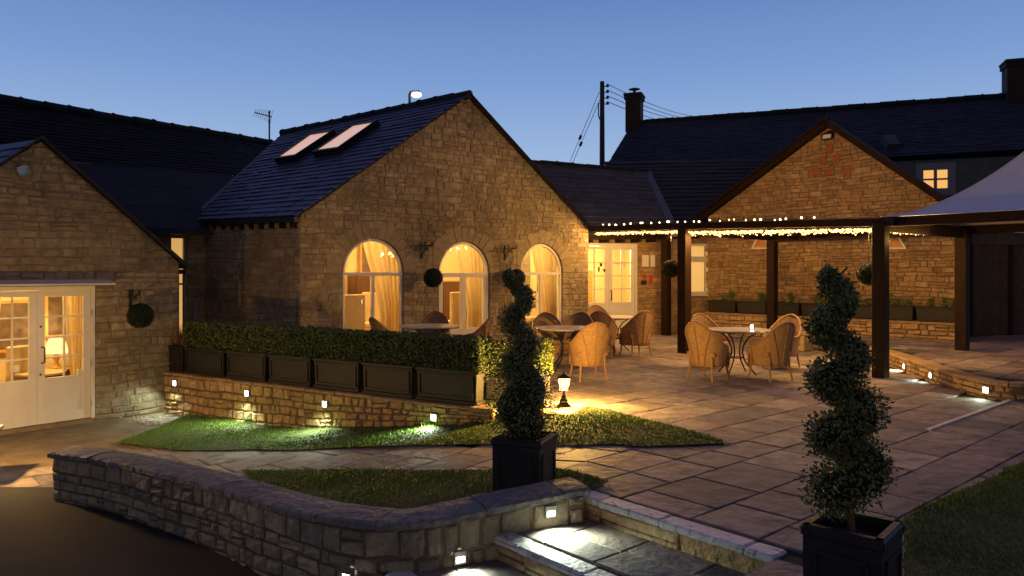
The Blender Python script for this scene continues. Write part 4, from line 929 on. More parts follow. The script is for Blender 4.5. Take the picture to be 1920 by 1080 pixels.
# ------------------------------------------------------------------ outbuilding at the far right with fence
ob = thing('outbuilding', 'dark outbuilding with sloping roof edge behind the tent at the right', 'building', (12.5, 18.9, .2))
m = MB(); a = P(1815, 415, 18.8); b = P(2080, 190, 18.8); m.add([V((a.x, 18.8, 0)), V((b.x + 1, 18.8, 0)), V((b.x + 1, 18.8, b.z)), b, a], [(0, 1, 2, 3, 4)]); m.build('wall', M['render'], ob)
m = MB(); m.bar(P(1740, 428, 18.7), P(2090, 182, 18.7), .5, .2); m.build('roof_edge', M['slate_dark'], ob)
m = MB(); a = P(1897, 433, 18.72); b = P(1935, 452, 18.72); m.box(((a.x + b.x) / 2, 18.76, (a.z + b.z) / 2), (b.x - a.x, .06, a.z - b.z)); wfo = m.build('window', M['white'], ob)
m = MB(); m.box(((a.x + b.x) / 2, 18.72, (a.z + b.z) / 2), (b.x - a.x - .1, .02, a.z - b.z - .1)); m.build('pane', mat('cool lit pane', (.1, .2, .3), .3, emis=(.25, .5, .75), estr=.5), wfo)
fe = thing('timber_fence', 'tall old timber fence and gate of vertical boards under the tent', 'fence', P(1860, 510, 17.6)[:2] + (TZ,))
fa = P(1818, 510, 17.2); fb = P(2010, 510, 18.0); ff, tf_, nf = flatpos(fa, fb); fL = (fb - fa).length; s = 0; rg = random.Random(6); m = MB()
while s < fL:
    wd = rg.uniform(.11, .15); rbar(m, ff, s + .003, s + wd, TZ + .03, 2.35 + rg.uniform(-.01, .01), 0, .02 + rg.uniform(0, .008)); s += wd
m.build('boards', M['fence'], fe); m = MB(); rbar(m, ff, 0, fL, 2.33, 2.62, .03, .07); m.build('top_rail', M['fence'], fe)
for s in (0, 1.15, 2.3):
    m = MB(); rbar(m, ff, s - .06, s + .06, TZ, 2.7, -.08, .05); m.build('post', M['brownwood'], fe)
# ------------------------------------------------------------------ pole, wires, aerial, street lamp
pl = thing('telegraph_pole', 'tall dark telegraph pole with insulators beside the far chimney', 'pole', P(1129, 510, 30)[:2] + (0,))
X, Y = P(1129, 510, 30)[:2]; m = MB(); zt_ = P(0, 153, 30).z; m.tube([(X, Y, 0), (X, Y, zt_)], [.14, .09], 10); m.build('pole', M['black'], pl)
ins = []
for py in (162, 173, 184, 195):
    z = P(0, py, 30).z; m = MB(); m.tube([(X, Y, z), (X + .22, Y, z)], .02, 6); m.lathe([(.03, z - .03), (.06, z - .01), (.06, z + .06), (.03, z + .1)], (X + .22, Y, 0), 8); m.build('insulator', M['black'], pl); ins.append(V((X + .24, Y, z + .08)))
m = MB(); z = P(0, 194, 30).z; m.tube([(X - .05, Y, z), (X - .15, Y, z), (X - .15, Y, z - .5), (X - .02, Y, z - .8)], .025, 6); m.build('cable_loop', M['black'], pl)
def wire(a, b, sag, r=.012): return [a.lerp(b, i / 14) - V((0, 0, sag * 4 * (i / 14) * (1 - i / 14))) for i in range(15)]
for i, (p, ty) in enumerate(zip(ins, (216, 222, 226, 236))):
    m = MB(); m.tube(wire(p, P(1345 + 5 * i, ty + 2, 62), .5), .015, 4); tag(m.build('overhead_wire', M['black']), ['topmost overhead wire running right from the telegraph pole', 'second overhead wire from the top running right from the telegraph pole', 'third overhead wire from the top running right from the telegraph pole', 'lowest overhead wire running right from the telegraph pole'][i], 'wire', 'overhead wires from the telegraph pole')
for i, (sx_, ex) in enumerate(((1124, 1065), (1126, 1071))):
    a = P(sx_, 172 + 12 * i, 30); b = P(ex, 312, 32); m = MB(); m.tube([a, b], .014, 4); c = a.lerp(b, .57 + .06 * i); m.tube([c, c + (b - a).normalized() * .18], .06, 6)
    tag(m.build('stay_wire', M['black']), ['outer slanting stay wire at the left of the telegraph pole', 'inner slanting stay wire at the left of the telegraph pole'][i], 'wire', 'stay wires of the telegraph pole')
ae = thing('tv_aerial', 'thin rooftop tv aerial standing against the sky at the left', 'aerial', P(505, 275, 23)); m = MB(); m.tube([P(505, 290, 23), P(505, 208, 23)], .025, 6); m.build('mast', M['black'], ae)
m = MB(); a = P(478, 211, 22.6); b = P(509, 219, 23.3); m.tube([a, b], .018, 5)
for i in range(9): c = a.lerp(b, i / 8); h_ = V((.08, -.03, .17 + .02 * i)) ; m.tube([c - h_ * .6, c + h_ * .6], .007, 4)
m.build('antenna_array', M['black'], ae)
sl_ = thing('street_lamp', 'lit street lamp peeping over the slate ridge', 'street lamp', P(768, 510, 34)[:2] + (0,)); m = MB(); m.tube([hz(P(768, 510, 34), 0), P(768, 176, 34), P(770, 172, 34), P(778, 173, 34)], [.07, .06, .05, .04], 8); m.build('post', M['black'], sl_)
m = MB(); m.box(P(780, 175, 34) + V((0, 0, .05)), (.42, .25, .12), bev=.03); m.build('head', M['steel'], sl_); m = MB(); m.ball(P(781, 178, 33.9), .17, 12, 8, sc3=(1.3, .8, .7)); m.build('lens', M['streetglow'], sl_)
# ------------------------------------------------------------------ pergola
pg = thing('pergola', 'dark brown timber pergola between the main building and the tent', 'pergola', (5.9, 15.2, 0))
p3 = P(1651, 510, 12.0); p1 = P(1283, 510, 15.6); p2 = P(1448, 510, 18.3); p4 = P(1804, 510, 14.2); p0 = P(1249, 510, 20.0)
yaw = math.atan2(U.y, U.x)
for p, z0, z1, wd in ((p3, 0, 2.5, .2), (p1, 0, 2.62, .21), (p2, 0, 2.6, .2), (p4, TZ, 2.5, .2), (p0, 0, 2.62, .2)):
    m = MB(); m.box((p.x, p.y, (z0 + z1) / 2), (wd, wd, z1 - z0), yaw, bev=.012); m.build('post', M['brownwood'], pg)
b3 = hz(p3, 2.5) ; b1 = hz(p1, 2.66); bm = hz(MBp, 2.78) + (p1 - p3).normalized() * .0 + V((.06, -.1, 0))
beams = [(b3, b1, .1, .13), (b1, bm, .1, .13), (hz(p1, 2.55), hz(p2, 2.55), .1, .15), (hz(p4, 2.48), hz(p2, 2.5), .1, .15), (hz(p3, 2.44), hz(p4, 2.44), .1, .18), (b3 - U * 0, hz(p3 + (p3 - p1).normalized() * .25, 2.49), .1, .13), (hz(p0, 2.6), hz(p1, 2.58), .08, .12)]
for a, b, wd, ht in beams: m = MB(); m.bar(a, b, wd, ht); m.build('beam', M['brownwood'], pg)
for i in range(5):
    t = (i + 1) / 6; a = hz(p3.lerp(p1, t), 2.5 + .14 * t); b = hz(p4.lerp(p2, t), 2.5); m = MB(); m.bar(a, b, .06, .09); m.build('rafter', M['brownwood'], pg)
# fairy lights
def string(name, label, a, b, n, drop, rad, mt, seed, sp=.02, parts=100, en=0, lights=4, up=0.0):
    T = thing(name, label, 'string lights', (a + b) / 2); rg = random.Random(seed); L = (b - a).length; d = (b - a).normalized(); nn = V((d.y, -d.x, 0)).normalized()
    m = MB(); m.tube([a.lerp(b, i / 30) + V((0, 0, rg.uniform(-.01, .01) + up)) for i in range(31)], .006, 4); m.build('cable', M['black'], T)
    bm_ = MB(); bm_.ball((0, 0, 0), rad, 6, 4); proto = None; rest = MB()
    for i in range(n):
        p = a.lerp(b, (i + rg.uniform(0, 1)) / n) + V((0, 0, up - abs(rg.gauss(0, 1)) * drop if drop else up + rg.uniform(-.01, .02))) + nn * rg.uniform(-sp, sp)
        if i < parts:
            if proto is None: proto = bm_.build('bulb', mt, T, local=True); o = proto; proto.location = p - T.location
            else:
                o = proto.copy(); COL.objects.link(o); o.parent = T; o.location = p - T.location
            q = rg.uniform(.7, 1.25); o.scale = (q, q, q)
        else: rest.ball(p, rad * rg.uniform(.7, 1.2), 6, 4)
    if rest.v: o = rest.build('bulb', mt, T); o['kind'] = 'stuff'
    for i in range(lights): lamp('POINT', a.lerp(b, (i + .5) / lights) + V((0, 0, -.14)) + nn * .12, en, (1, .53, .14), T, .035)
    return T
dn = (b1 - b3).normalized(); side = V((dn.y, -dn.x, 0)) * (-1)
sd_ = V((dn.y, -dn.x, 0)).normalized(); sd_ = sd_ if sd_.y < 0 else -sd_
string('fairy_light_string', 'dense warm fairy lights under the pergola beam between the two front posts', b3 + V((0, 0, -.1)) + dn * .15, b1 + V((0, 0, -.12)) - dn * .15, 700, .034, .0115, M['bulb'], 1, .05, en=30, lights=12)
string('fairy_light_string', 'dense warm fairy lights under the beam beside the entrance door', b1 + V((0, 0, -.10)) + dn * .15, bm + V((0, 0, -.1)) - dn * .2, 340, .026, .0115, M['bulb'], 2, .05, en=25, lights=8)
string('fairy_light_string', 'scattered bright bulbs on top of the pergola beam above the entrance', b1 + V((0, 0, .09)), bm + V((0, 0, .08)) - dn * .3, 13, 0, .019, M['bulb_top'], 3, .02, lights=0)
string('fairy_light_string', 'scattered bright bulbs on top of the pergola beam before the right gable', b3.lerp(b1, .28) + V((0, 0, .09)), b1 + V((0, 0, .09)), 15, 0, .018, M['bulb_top'], 4, .02, lights=0)
string('fairy_light_string', 'short run of fairy lights under the tent beam right of the near post', hz(p3, 2.36) + U * .15, hz(p3, 2.38) + U * 1.9, 50, .012, .012, M['bulb'], 5, .03, en=8, lights=4)
# tent
tn = thing('garden_tent', 'white peaked fabric tent canopy on a dark frame at the right', 'tent', (8.6, 12, 0))
C1 = V((6.05, 12.25, 2.56)); S_ = 3.6; C2 = C1 + U * S_; C3 = C2 - W * S_; C4 = C1 - W * S_; cc = (C1 + C3) / 2; m = MB(); Nn = 26; per = []
for a, b in ((C1, C2), (C2, C3), (C3, C4), (C4, C1)):
    for i in range(Nn): per.append(a.lerp(b, i / Nn))
NR = 22; vs = []
for j in range(NR + 1):
    t = j / NR
    for p in per:
        q = p.lerp(cc, t); z = 2.60 + 1.28 * (t ** 1.7); vs.append(V((q.x, q.y, z)))
np_ = len(per); m.add(vs, [(j * np_ + i, j * np_ + (i + 1) % np_, (j + 1) * np_ + (i + 1) % np_, (j + 1) * np_ + i) for j in range(NR) for i in range(np_)]); m.build('canopy', M['canopy'], tn, smooth=True)
for C in (C1, C2, C3, C4):
    m = MB(); pts = []
    for k in range(20): t = k / 20; q = C.lerp(cc, t); pts.append(V((q.x, q.y, 2.604 + 1.28 * t ** 1.7)))
    m.tube(pts, .012, 5); m.build('seam', M['canopy'], tn)
m = MB()
for a, b in ((C1, C2), (C2, C3), (C3, C4), (C4, C1)): m.bar(a + V((0, 0, -.045)), b + V((0, 0, -.045)), .09, .15)
m.build('frame', M['brownwood'], tn)
for p in (C3, C4): m = MB(); m.box((p.x, p.y, 1.25), (.14, .14, 2.5), yaw); m.build('post', M['brownwood'], tn)
# ------------------------------------------------------------------ planter wall under the gable and trough planters
pwA = P(1322, 510, 20.3); pwB = P(1795, 510, 15.85)
pwp = Path([(pwA.x, pwA.y)] + [tuple(pwA.lerp(pwB, k / 3)[:2]) for k in (1, 2)] + [(pwB.x, pwB.y)])
pathwall('planter_wall', 'long low golden stone wall in front of the right gable carrying dark troughs', 'wall', pwp, lambda s: 0.0, lambda s: .56, .5, [M['goldwall'], M['mortar_dark']], stone=dict(hr=(.07, .13), lr=(.14, .4), depth=.025, bev=.014), cop_h=.045, cop_w=.55, copmat=M['goldcoping'], seed=44)
def leaves(mb, pts_fn, n, size, rg, mi=0):
    vs = []; fs = []
    for _ in range(n):
        p, nrm = pts_fn(rg)
        a = V((rg.gauss(0, 1), rg.gauss(0, 1), rg.gauss(0, 1))).normalized(); nn = (nrm * .8 + a * .8).normalized(); x = nn.cross(a); x = x.normalized() if x.length > .01 else V((1, 0, 0)); y = nn.cross(x)
        s = size * rg.uniform(.6, 1.3); o = len(vs); vs += [p - y * s, p + x * s * .55, p + y * s * 1.1, p - x * s * .55]; fs.append((o, o + 1, o + 2, o + 3))
    mb.add(vs, fs, mi)
pwd = (pwB - pwA).normalized(); pwn = V((pwd.y, -pwd.x, 0)); pL = (pwB - pwA).length; yw = math.atan2(pwd.y, pwd.x)
desc = ['leftmost dark trough on the gable wall ledge, beside the lit window', 'second dark trough from the left on the gable wall ledge', 'dark trough on the gable wall ledge behind the far pergola post', 'dark trough on the gable wall ledge behind the right spiral topiary', 'dark trough on the gable wall ledge just left of the near post', 'dark trough on the gable wall ledge right of the near post', 'rightmost dark trough on the gable wall ledge near the rear tent post']
nT = 7; tl = pL / nT
for i in range(nT):
    c = pwA + pwd * (tl * (i + .5)) - pwn * .25; T = thing('trough_planter', desc[i], 'planter', (c.x, c.y, .605), 0, 'troughs on the ledge under the right gable')
    m = MB(); m.box((c.x, c.y, .605 + .16), (tl - .05, .32, .3), yw, taper=.94, bev=.012); m.box((c.x, c.y, .605 + .31), (tl - .03, .35, .04), yw, bev=.01); m.build('box', M['leadbox'], T)
    rg = random.Random(100 + i)
    for k in range(rg.choice((2, 3, 3))):
        m = MB(); cx = c + pwd * rg.uniform(-tl * .38, tl * .38); r = rg.uniform(.07, .15); hh = rg.uniform(.12, .3)
        def pf(rg, cx=cx, r=r, hh=hh): q = V((rg.gauss(0, .5), rg.gauss(0, .5), rg.uniform(0, 1))); return V((cx.x + q.x * r, cx.y + q.y * r, .92 + q.z * hh)), V((q.x, q.y, .6))
        leaves(m, pf, 140, .022, rg)
        for _ in range(14): a = V((cx.x, cx.y, .92)); m.tube([a, a + V((rg.gauss(0, .06), rg.gauss(0, .06), hh * rg.uniform(.6, 1.2)))], .004, 3)
        m.build('plant', M['leaf'], T)
# low stone bench-like block on the patio by the terrace
sb = thing('stone_bench', 'low pale grey stone seat block behind the right spiral topiary', 'bench', G(1565, 665)[:2] + (0,))
c = G(1600, 664); m = MB(); m.box((c.x, c.y + .3, .17), (.42, .4, .34), yaw, bev=.02); m.build('block', M['dressed'], sb); c2 = G(1510, 660); m = MB(); m.box((c2.x, c2.y + .3, .17), (.4, .4, .34), yaw, bev=.02); m.build('block', M['dressed'], sb)
m = MB(); q = (c + c2) / 2; dv = c - c2; m.box((q.x, q.y + .3, .38), (dv.length + .5, .5, .08), math.atan2(dv.y, dv.x), bev=.015); m.build('seat', M['dressed'], sb)
# ------------------------------------------------------------------ hedge planters
hN = V((hd.y, -hd.x, 0)); hN = hN if hN.y < 0 else -hN
hyaw = math.atan2(hd.y, hd.x)
LA_ = HA - hN * .05; LB_ = HB - hN * .05
def planter_mesh(mb, w_, d_, h_, z0=0, rim=True):
    mb.box((0, 0, z0 + h_ / 2), (w_ - .03, d_ - .03, h_), taper=.96, bev=.008)
    mb.box((0, 0, z0 + h_ - .025), (w_, d_, .05), bev=.012); mb.box((0, 0, z0 + .025), (w_ * .985, d_ * .985, .05), bev=.01)
    for sgn in (-1, 1): # raised front and back panel frames
        y = sgn * (d_ / 2 - .012)
        for x in (-w_ / 2 + .07, w_ / 2 - .07): mb.box((x, y, z0 + h_ / 2), (.02, .02, h_ - .16))
        for z in (.085, h_ - .085): mb.box((0, y, z0 + z), (w_ - .14, .02, .02))
def hedge_mesh(mb, w_, d_, z0, z1, n, seed, size=.017):
    rg = random.Random(seed); h_ = z1 - z0
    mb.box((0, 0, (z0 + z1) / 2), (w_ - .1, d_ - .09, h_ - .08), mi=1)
    areas = [w_ * h_, w_ * h_, d_ * h_, d_ * h_, w_ * d_]; tot = sum(areas)
    def pf(rg):
        r = rg.uniform(0, tot); k = 0
        while k < 4 and r > areas[k]: r -= areas[k]; k += 1
        a = rg.uniform(-.5, .5); b = rg.uniform(-.5, .5); dp = -abs(rg.gauss(0, .016)) + rg.uniform(-.004, .012) + .012 * math.sin(a * 17 + seed) * math.sin(b * 9)
        if k < 2: s = 1 if k else -1; return V((a * w_, s * (d_ / 2 + dp), z0 + (b + .5) * h_)), V((0, s, .1))
        if k < 4: s = 1 if k == 3 else -1; return V((s * (w_ / 2 + dp), a * d_, z0 + (b + .5) * h_)), V((s, 0, .1))
        return V((a * w_, b * d_, z1 + dp)), V((0, 0, 1))
    leaves(mb, pf, n, size, rg)
edges = [268, 337, 415, 494, 579, 670, 771, 893]
ps = [on(x, HA, HB) for x in edges]
ph = .44; pm_ = {}
hlab = ['leftmost hedge planter on the retaining wall, holding thin dry stems', 'second hedge planter from the left end of the retaining wall', 'third hedge planter from the left end of the retaining wall', 'fourth hedge planter along the retaining wall, in the middle of the row', 'fifth hedge planter from the left end of the retaining wall', 'sixth hedge planter, last but one before the retaining wall ends', 'nearest hedge planter at the right end of the retaining wall']
box_me = None
for i in range(7):
    a = ps[i]; b = ps[i + 1]; c = (a + b) / 2 - hN * .23; wd = (b - a).length - .045
    T = thing('hedge_planter', hlab[i], 'planter', (c.x, c.y, .012), hyaw, 'hedge planters along the retaining wall')
    m = MB(); planter_mesh(m, wd, .36, ph); m.build('box', M['leadbox'], T, local=True)
    if i == 0:
        rg = random.Random(77); m = MB()
        for _ in range(150):
            x = rg.uniform(-wd / 2 + .05, wd / 2 - .05); y = rg.uniform(-.14, .14); hh = rg.uniform(.15, .38); m.tube([(x, y, ph - .05), (x + rg.gauss(0, .05), y + rg.gauss(0, .04), ph + hh * .6), (x + rg.gauss(0, .09), y + rg.gauss(0, .06), ph + hh)], [.006, .004, .002], 3)
        m.build('dry_stems', M['twig'], T, local=True)
    else:
        m = MB(); hedge_mesh(m, wd + .045, .33, ph - .04, .85 + rnd.uniform(-.008, .012), 3600, i); m.build('hedge', [M['leaf'], M['leaf_core']], T, local=True)
# planters turning the corner
cpl = [(G(935, 748), G(1000, 742), 'hedge planter round the corner behind the left spiral topiary'), (G(1001, 744), G(1030, 741), 'end hedge planter beside the lit lantern with glowing leaves')]
for i, (pxa, pxb, lab) in enumerate(((899, 980, 'hedge planter round the corner, behind the left spiral topiary'), (984, 1033, 'end hedge planter beside the lit lantern, leaves glowing'))):
    a = G(pxa, 760 - 10 * i); b = G(pxb, 758 - 10 * i); c = (a + b) / 2 + V((0, .17, 0)); wd = (b - a).length - .02
    T = thing('hedge_planter', lab, 'planter', (c.x, c.y, .0), .12, 'hedge planters along the retaining wall')
    m = MB(); planter_mesh(m, wd, .34, .36); m.build('box', M['leadbox'], T, local=True); m = MB(); hedge_mesh(m, wd + .03, .34, .33, .80, 1800, 20 + i); m.build('hedge', [M['leaf'], M['leaf_core']], T, local=True)
# ------------------------------------------------------------------ spiral topiaries
def spiral(name, label, loc, rz, prof, turns, phase, seed, h0=.5, htop=1.75, sz=.36, lean=0.0, top=.1):
    T = thing(name, label, 'topiary', loc, 0)
    pb = MB(); w_ = sz
    # open box: four walls with panels, rim, soil
    for k in range(4):
        a = rz + k * PI / 2; Mx = Matrix.Rotation(a, 3, 'Z')
        c = Mx @ V((0, -w_ / 2 + .015, h0 / 2)); pb.box(c, (w_, .03, h0), a, taper=.97)
        c = Mx @ V((0, -w_ / 2 + .012, h0 - .03)); pb.box(c, (w_ + .03, .045, .05), a, bev=.01); c = Mx @ V((0, -w_ / 2 + .01, .03)); pb.box(c, (w_ + .015, .04, .05), a, bev=.01)
        for x in (-w_ / 2 + .06, w_ / 2 - .06): pb.box(Mx @ V((x, -w_ / 2 - .001, h0 / 2 - .03)), (.018, .02, h0 - .2), a)
        for z in (.1, h0 - .12): pb.box(Mx @ V((0, -w_ / 2 - .001, z)), (w_ - .13, .02, .018), a)
        q = MB()
    pb.build('planter', M['leadbox'], T, local=True)
    m = MB(); m.box((0, 0, h0 - .08), (w_ - .05, w_ - .05, .02), rz); m.build('soil', M['soil'], T, local=True)
    m = MB(); m.tube([(lean * t, 0, h0 - .09 + (htop - h0) * t) for t in [i / 8 for i in range(9)]], [.018 * (1 - .6 * i / 8) for i in range(9)], 8); m.build('trunk', M['twig'], T, local=True)
    rg = random.Random(seed); m = MB()
    def cen(t):
        a = phase + turns * 2 * PI * t; z = h0 + .08 + (htop - h0 - .12) * t; R1_, r = prof(t); return V((math.cos(a) * R1_ + lean * t, math.sin(a) * R1_, z)), r
    for i in range(44):
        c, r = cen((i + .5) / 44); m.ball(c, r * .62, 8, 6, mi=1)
    def pf(rg):
        t = rg.random(); c, r = cen(t); d = V((rg.gauss(0, 1), rg.gauss(0, 1), rg.gauss(0, 1))).normalized(); clump = 1 + .13 * math.sin(d.x * 7 + t * 60) * math.sin(d.y * 6 + d.z * 7)
        clump *= 1 + .16 * math.sin(t * 37 + seed) ; clump *= .93 if math.sin(t * 90 + d.z * 5 + d.x * 4) > .75 else 1
        return c + d * r * clump * rg.uniform(.68, 1.08) * (1 + (.12 if rg.random() < .06 else 0)), d
    leaves(m, pf, 15000, .0115, rg)
    for _ in range(110):                      # stray shoots
        t = rg.random() ** .8; c, r = cen(t); d = V((rg.gauss(0, 1), rg.gauss(0, 1), rg.gauss(.3, .8))).normalized(); l = rg.uniform(.03, .08); a = c + d * r * .9; b = a + d * l
        m.tube([a, b], [.002, .001], 3)
        leaves(m, lambda rg: (a.lerp(b, rg.random()), d), 7, .010, rg)
    m.build('foliage', [M['leaf_box'], M['leaf_core']], T, local=True); return T
rc = (G(1505, 979, .5) + G(1693, 979, .5)) / 2
def prof_r(t): return (.105 * (1 - t) ** .45 + .004, .045 + .078 * (1 - t) ** .6)
spiral('spiral_topiary', 'spiral clipped topiary in a square lead planter, in the right foreground', (rc.x, rc.y, 0), R(-41), prof_r, 4.2, 1.27, 5, h0=.5, htop=1.73, sz=.35, lean=-.10)
lc = (G(922, 820, .38) + G(1044, 811, .38)) / 2
def prof_l(t): return (.04 if t < .3 else .065, (.29 - .45 * abs(t - .12)) if t < .33 else .15 - (t - .33) * .15)
spiral('spiral_topiary', 'dark spiral clipped topiary in a planter behind the low foreground wall', (lc.x, lc.y, -.11), R(-22), prof_l, 3.4, 1.0, 8, h0=.49, htop=1.72 + .11, sz=.40, lean=-.07)
# ------------------------------------------------------------------ hanging box balls
def ballmesh(r, seed, n=2600):
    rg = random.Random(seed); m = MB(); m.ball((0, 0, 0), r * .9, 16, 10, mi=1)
    def pf(rg): d = V((rg.gauss(0, 1), rg.gauss(0, 1), rg.gauss(0, 1))).normalized(); return d * r * rg.uniform(.92, 1.02), d
    leaves(m, pf, n, .014, rg); return m
bme = None
def hang_ball(c, r, top, label):
    global bme
    T = thing('hanging_box_ball', label, 'topiary ball', c, 0, 'hanging clipped box balls')
    if bme is None: o = ballmesh(.2, 4).build('ball', [M['leaf_faux'], M['leaf_core']], T, local=True); bme = o
    else: o = bme.copy(); COL.objects.link(o); o.parent = T
    s = r / .2; o.scale = (s, s, s); m = MB(); m.tube([(0, 0, r * .9), tuple(V(top) - V(c))], .006, 4); m.build('chain', M['black'], T, local=True)
def bracket(f, s, z, label, t_, n_, reach=.42, h=.34):
    T = thing('wall_bracket', label, 'bracket', f(s, z - h / 2, 0), 0, 'wrought iron hanging basket brackets'); m = MB()
    rbar(m, f, s - .02, s + .02, z - h / 2, z + h / 2, .0, .035); m.tube([f(s, z + h * .3, .03), f(s, z + h * .3, reach)], .011, 6)
    m.tube([f(s, z - h * .42, .03)] + [f(s, z - h * .42 + h * .7 * math.sin(k / 8 * PI / 2), .03 + (reach - .06) * (1 - math.cos(k / 8 * PI / 2))) for k in range(1, 9)], .010, 6)
    for cx, cz, rr in ((reach - .03, z + h * .38, .045), (.11, z + h * .12, .05), (.13, z + h * .42, .035), (.22, z + h * .05, .04)):
        m.tube([f(s, cz + rr * math.sin(a) * (1 - a / 12), cx + rr * math.cos(a) * (1 - a / 12)) for a in [k * .6 for k in range(12)]], .008, 5)
    m.build('ironwork', M['black'], T); return f(s, z + h * .3, reach)
for px, py, lab, bl in ((790, 470, 'scrolled iron bracket between the first and second arched windows', 'dark box ball hanging between the first and second arched windows'), (946, 474, 'scrolled iron bracket between the second and third arched windows', 'dark box ball hanging beside the third arched window')):
    p = on(px, MA, MBp); z = P(0, py, p.y).z; e = bracket(f0, sA(px), z, lab, t0, n0); c = V((e.x, e.y, P(0, 521, e.y).z)); hang_ball(c, .195, e, bl)
p = on(243, LA, LE); e = bracket(f1, sB(243), P(0, 563, p.y).z, 'scrolled iron bracket beside the white double doors', t1, n1, .38); hang_ball(V((e.x, e.y, P(0, 592, e.y).z)), .195, e, 'box ball hanging from the bracket beside the white double doors')
q = P(1258, 504, 15.95); hang_ball(q, .19, (q.x, q.y, 2.6), 'box ball hanging from the pergola near the entrance door')
q = P(1629, 513, 12.3); hang_ball(q, .185, (q.x, q.y, 2.5), 'box ball hanging beside the near pergola post')
# ------------------------------------------------------------------ recessed wall lights
def wlight(c, n, label, size=.1, en=2.2, hood=False, below=True, group=None):
    T = thing('wall_light', label, 'wall light', c, 0, group); t = V((-n.y, n.x, 0)); f = lambda s, z, o: c + t * s + n * o + V((0, 0, z)); h = size / 2; m = MB()
    ring_frame(m, f, [(-h, -h), (h, -h), (h, h), (-h, h)], [(-h * .74, -h * .74), (h * .74, -h * .74), (h * .74, h * (.2 if hood else .74)), (-h * .74, h * (.2 if hood else .74))], -.03, .016); m.build('bezel', M['steel'], T)
    m = MB(); m.quad(f(-h * .78, -h * .78, .004), f(h * .78, -h * .78, .004), f(h * .78, h * .76, .004), f(-h * .78, h * .76, .004)); m.build('lens', M['coolglow'], T)
    q = f(0, -.01, .09); d = (n * .75 + V((0, 0, -1))).normalized(); l = lamp('SPOT', q, en, (.84, 1, .74), T, .02, spot=R(150)); l.rotation_euler = d.to_track_quat('-Z', 'Y').to_euler()
    return T
names = ['leftmost square light in the retaining wall, above the gravel', 'second square light from the left in the retaining wall', 'third square light from the left in the retaining wall', 'nearest square light in the retaining wall, brightest on the grass']
for (px, py), lab in zip(((332, 718), (467, 737), (613, 757), (817, 782)), names):
    p = on(px, HA, HB); z = P(0, py, p.y).z; wlight(hz(p, z) + hN * .035, hN, lab, .105, 35 if px < 400 else 95, group='square lights in the retaining wall')
def onpath(path, px, off=0):
    best = None
    for i in range(400):
        s = path.L * i / 399; p = path.at(s); e = abs(960 + F * p.x / p.y - px)
        if best is None or e < best[0]: best = (e, s)
    return best[1]
for px, py, lab, en in ((1026, 956, 'square steel light in the low wall above the step landing', 55), (859, 1041, 'square steel light in the low wall at the second step', 32), (660, 1074, 'square steel light in the low wall at the bottom edge of the photo', 9)):
    s = onpath(lowpath, px); p = lowpath.at(s); n = lowpath.nrm(s); wlight(hz(p, P(0, py, p.y).z) + n * .04, n, lab, .085, en, hood=True, group='square steel lights in the low wall')
for px, py, lab in ((1699, 687, 'farthest square light in the terrace kerb, nearest the pergola post'), (1749, 704, 'middle square light in the terrace kerb'), (1852, 731, 'nearest square light in the terrace kerb')):
    s = onpath(terrpath, px); p = terrpath.at(s); n = terrpath.nrm(s); wlight(hz(p, P(0, py, p.y).z) + n * .025, n, lab, .10, 16, group='square lights in the terrace kerb')
# ------------------------------------------------------------------ lantern
lc2 = G(1057, 762, .01); T = thing('pedestal_lantern', 'small lit pedestal lantern glowing on the stone plinth', 'lantern', (lc2.x, lc2.y, .005)); m = MB()
m.lathe([(.085, 0), (.085, .02), (.065, .035), (.05, .06), (.055, .08), (.035, .1), (.03, .13), (.018, .15), (.014, .19), (.03, .2), (.045, .205)], n=16); m.build('pedestal', M['black'], T, local=True)
m = MB(); w0_, w1_ = .045, .075; zb_, zt_ = .205, .37
for i, j in ((-1, -1), (1, -1), (1, 1), (-1, 1)): m.bar((i * w0_, j * w0_, zb_), (i * w1_, j * w1_, zt_), .008, .008)
m.box((0, 0, zb_), (w0_ * 2 + .02, w0_ * 2 + .02, .012)); m.box((0, 0, zt_), (w1_ * 2 + .012, w1_ * 2 + .012, .008)); m.build('cage', M['black'], T, local=True)
m = MB()
for a, b in (((-1, -1), (1, -1)), ((1, -1), (1, 1)), ((1, 1), (-1, 1)), ((-1, 1), (-1, -1))): m.quad((a[0] * w0_, a[1] * w0_, zb_ + .006), (b[0] * w0_, b[1] * w0_, zb_ + .006), (b[0] * w1_, b[1] * w1_, zt_ - .004), (a[0] * w1_, a[1] * w1_, zt_ - .004))
m.build('pane', M['lantern_glow'], T, local=True)
m = MB(); m.add([(-w1_ * 1.1, -w1_ * 1.1, zt_ + .004), (w1_ * 1.1, -w1_ * 1.1, zt_ + .004), (w1_ * 1.1, w1_ * 1.1, zt_ + .004), (-w1_ * 1.1, w1_ * 1.1, zt_ + .004), (0, 0, zt_ + .05)], [(0, 1, 4), (1, 2, 4), (2, 3, 4), (3, 0, 4), (3, 2, 1, 0)]); m.ball((0, 0, zt_ + .055), .012, 8, 6); m.build('roof', M['black'], T, local=True)
m = MB(); m.ball((0, 0, .29), .03, 10, 8, sc3=(1, 1, 1.4)); m.build('bulb', M['bulb_top'], T, local=True)
lamp('POINT', (0, 0, .30), 1700, (1, .55, .12), T, .045, local=True)
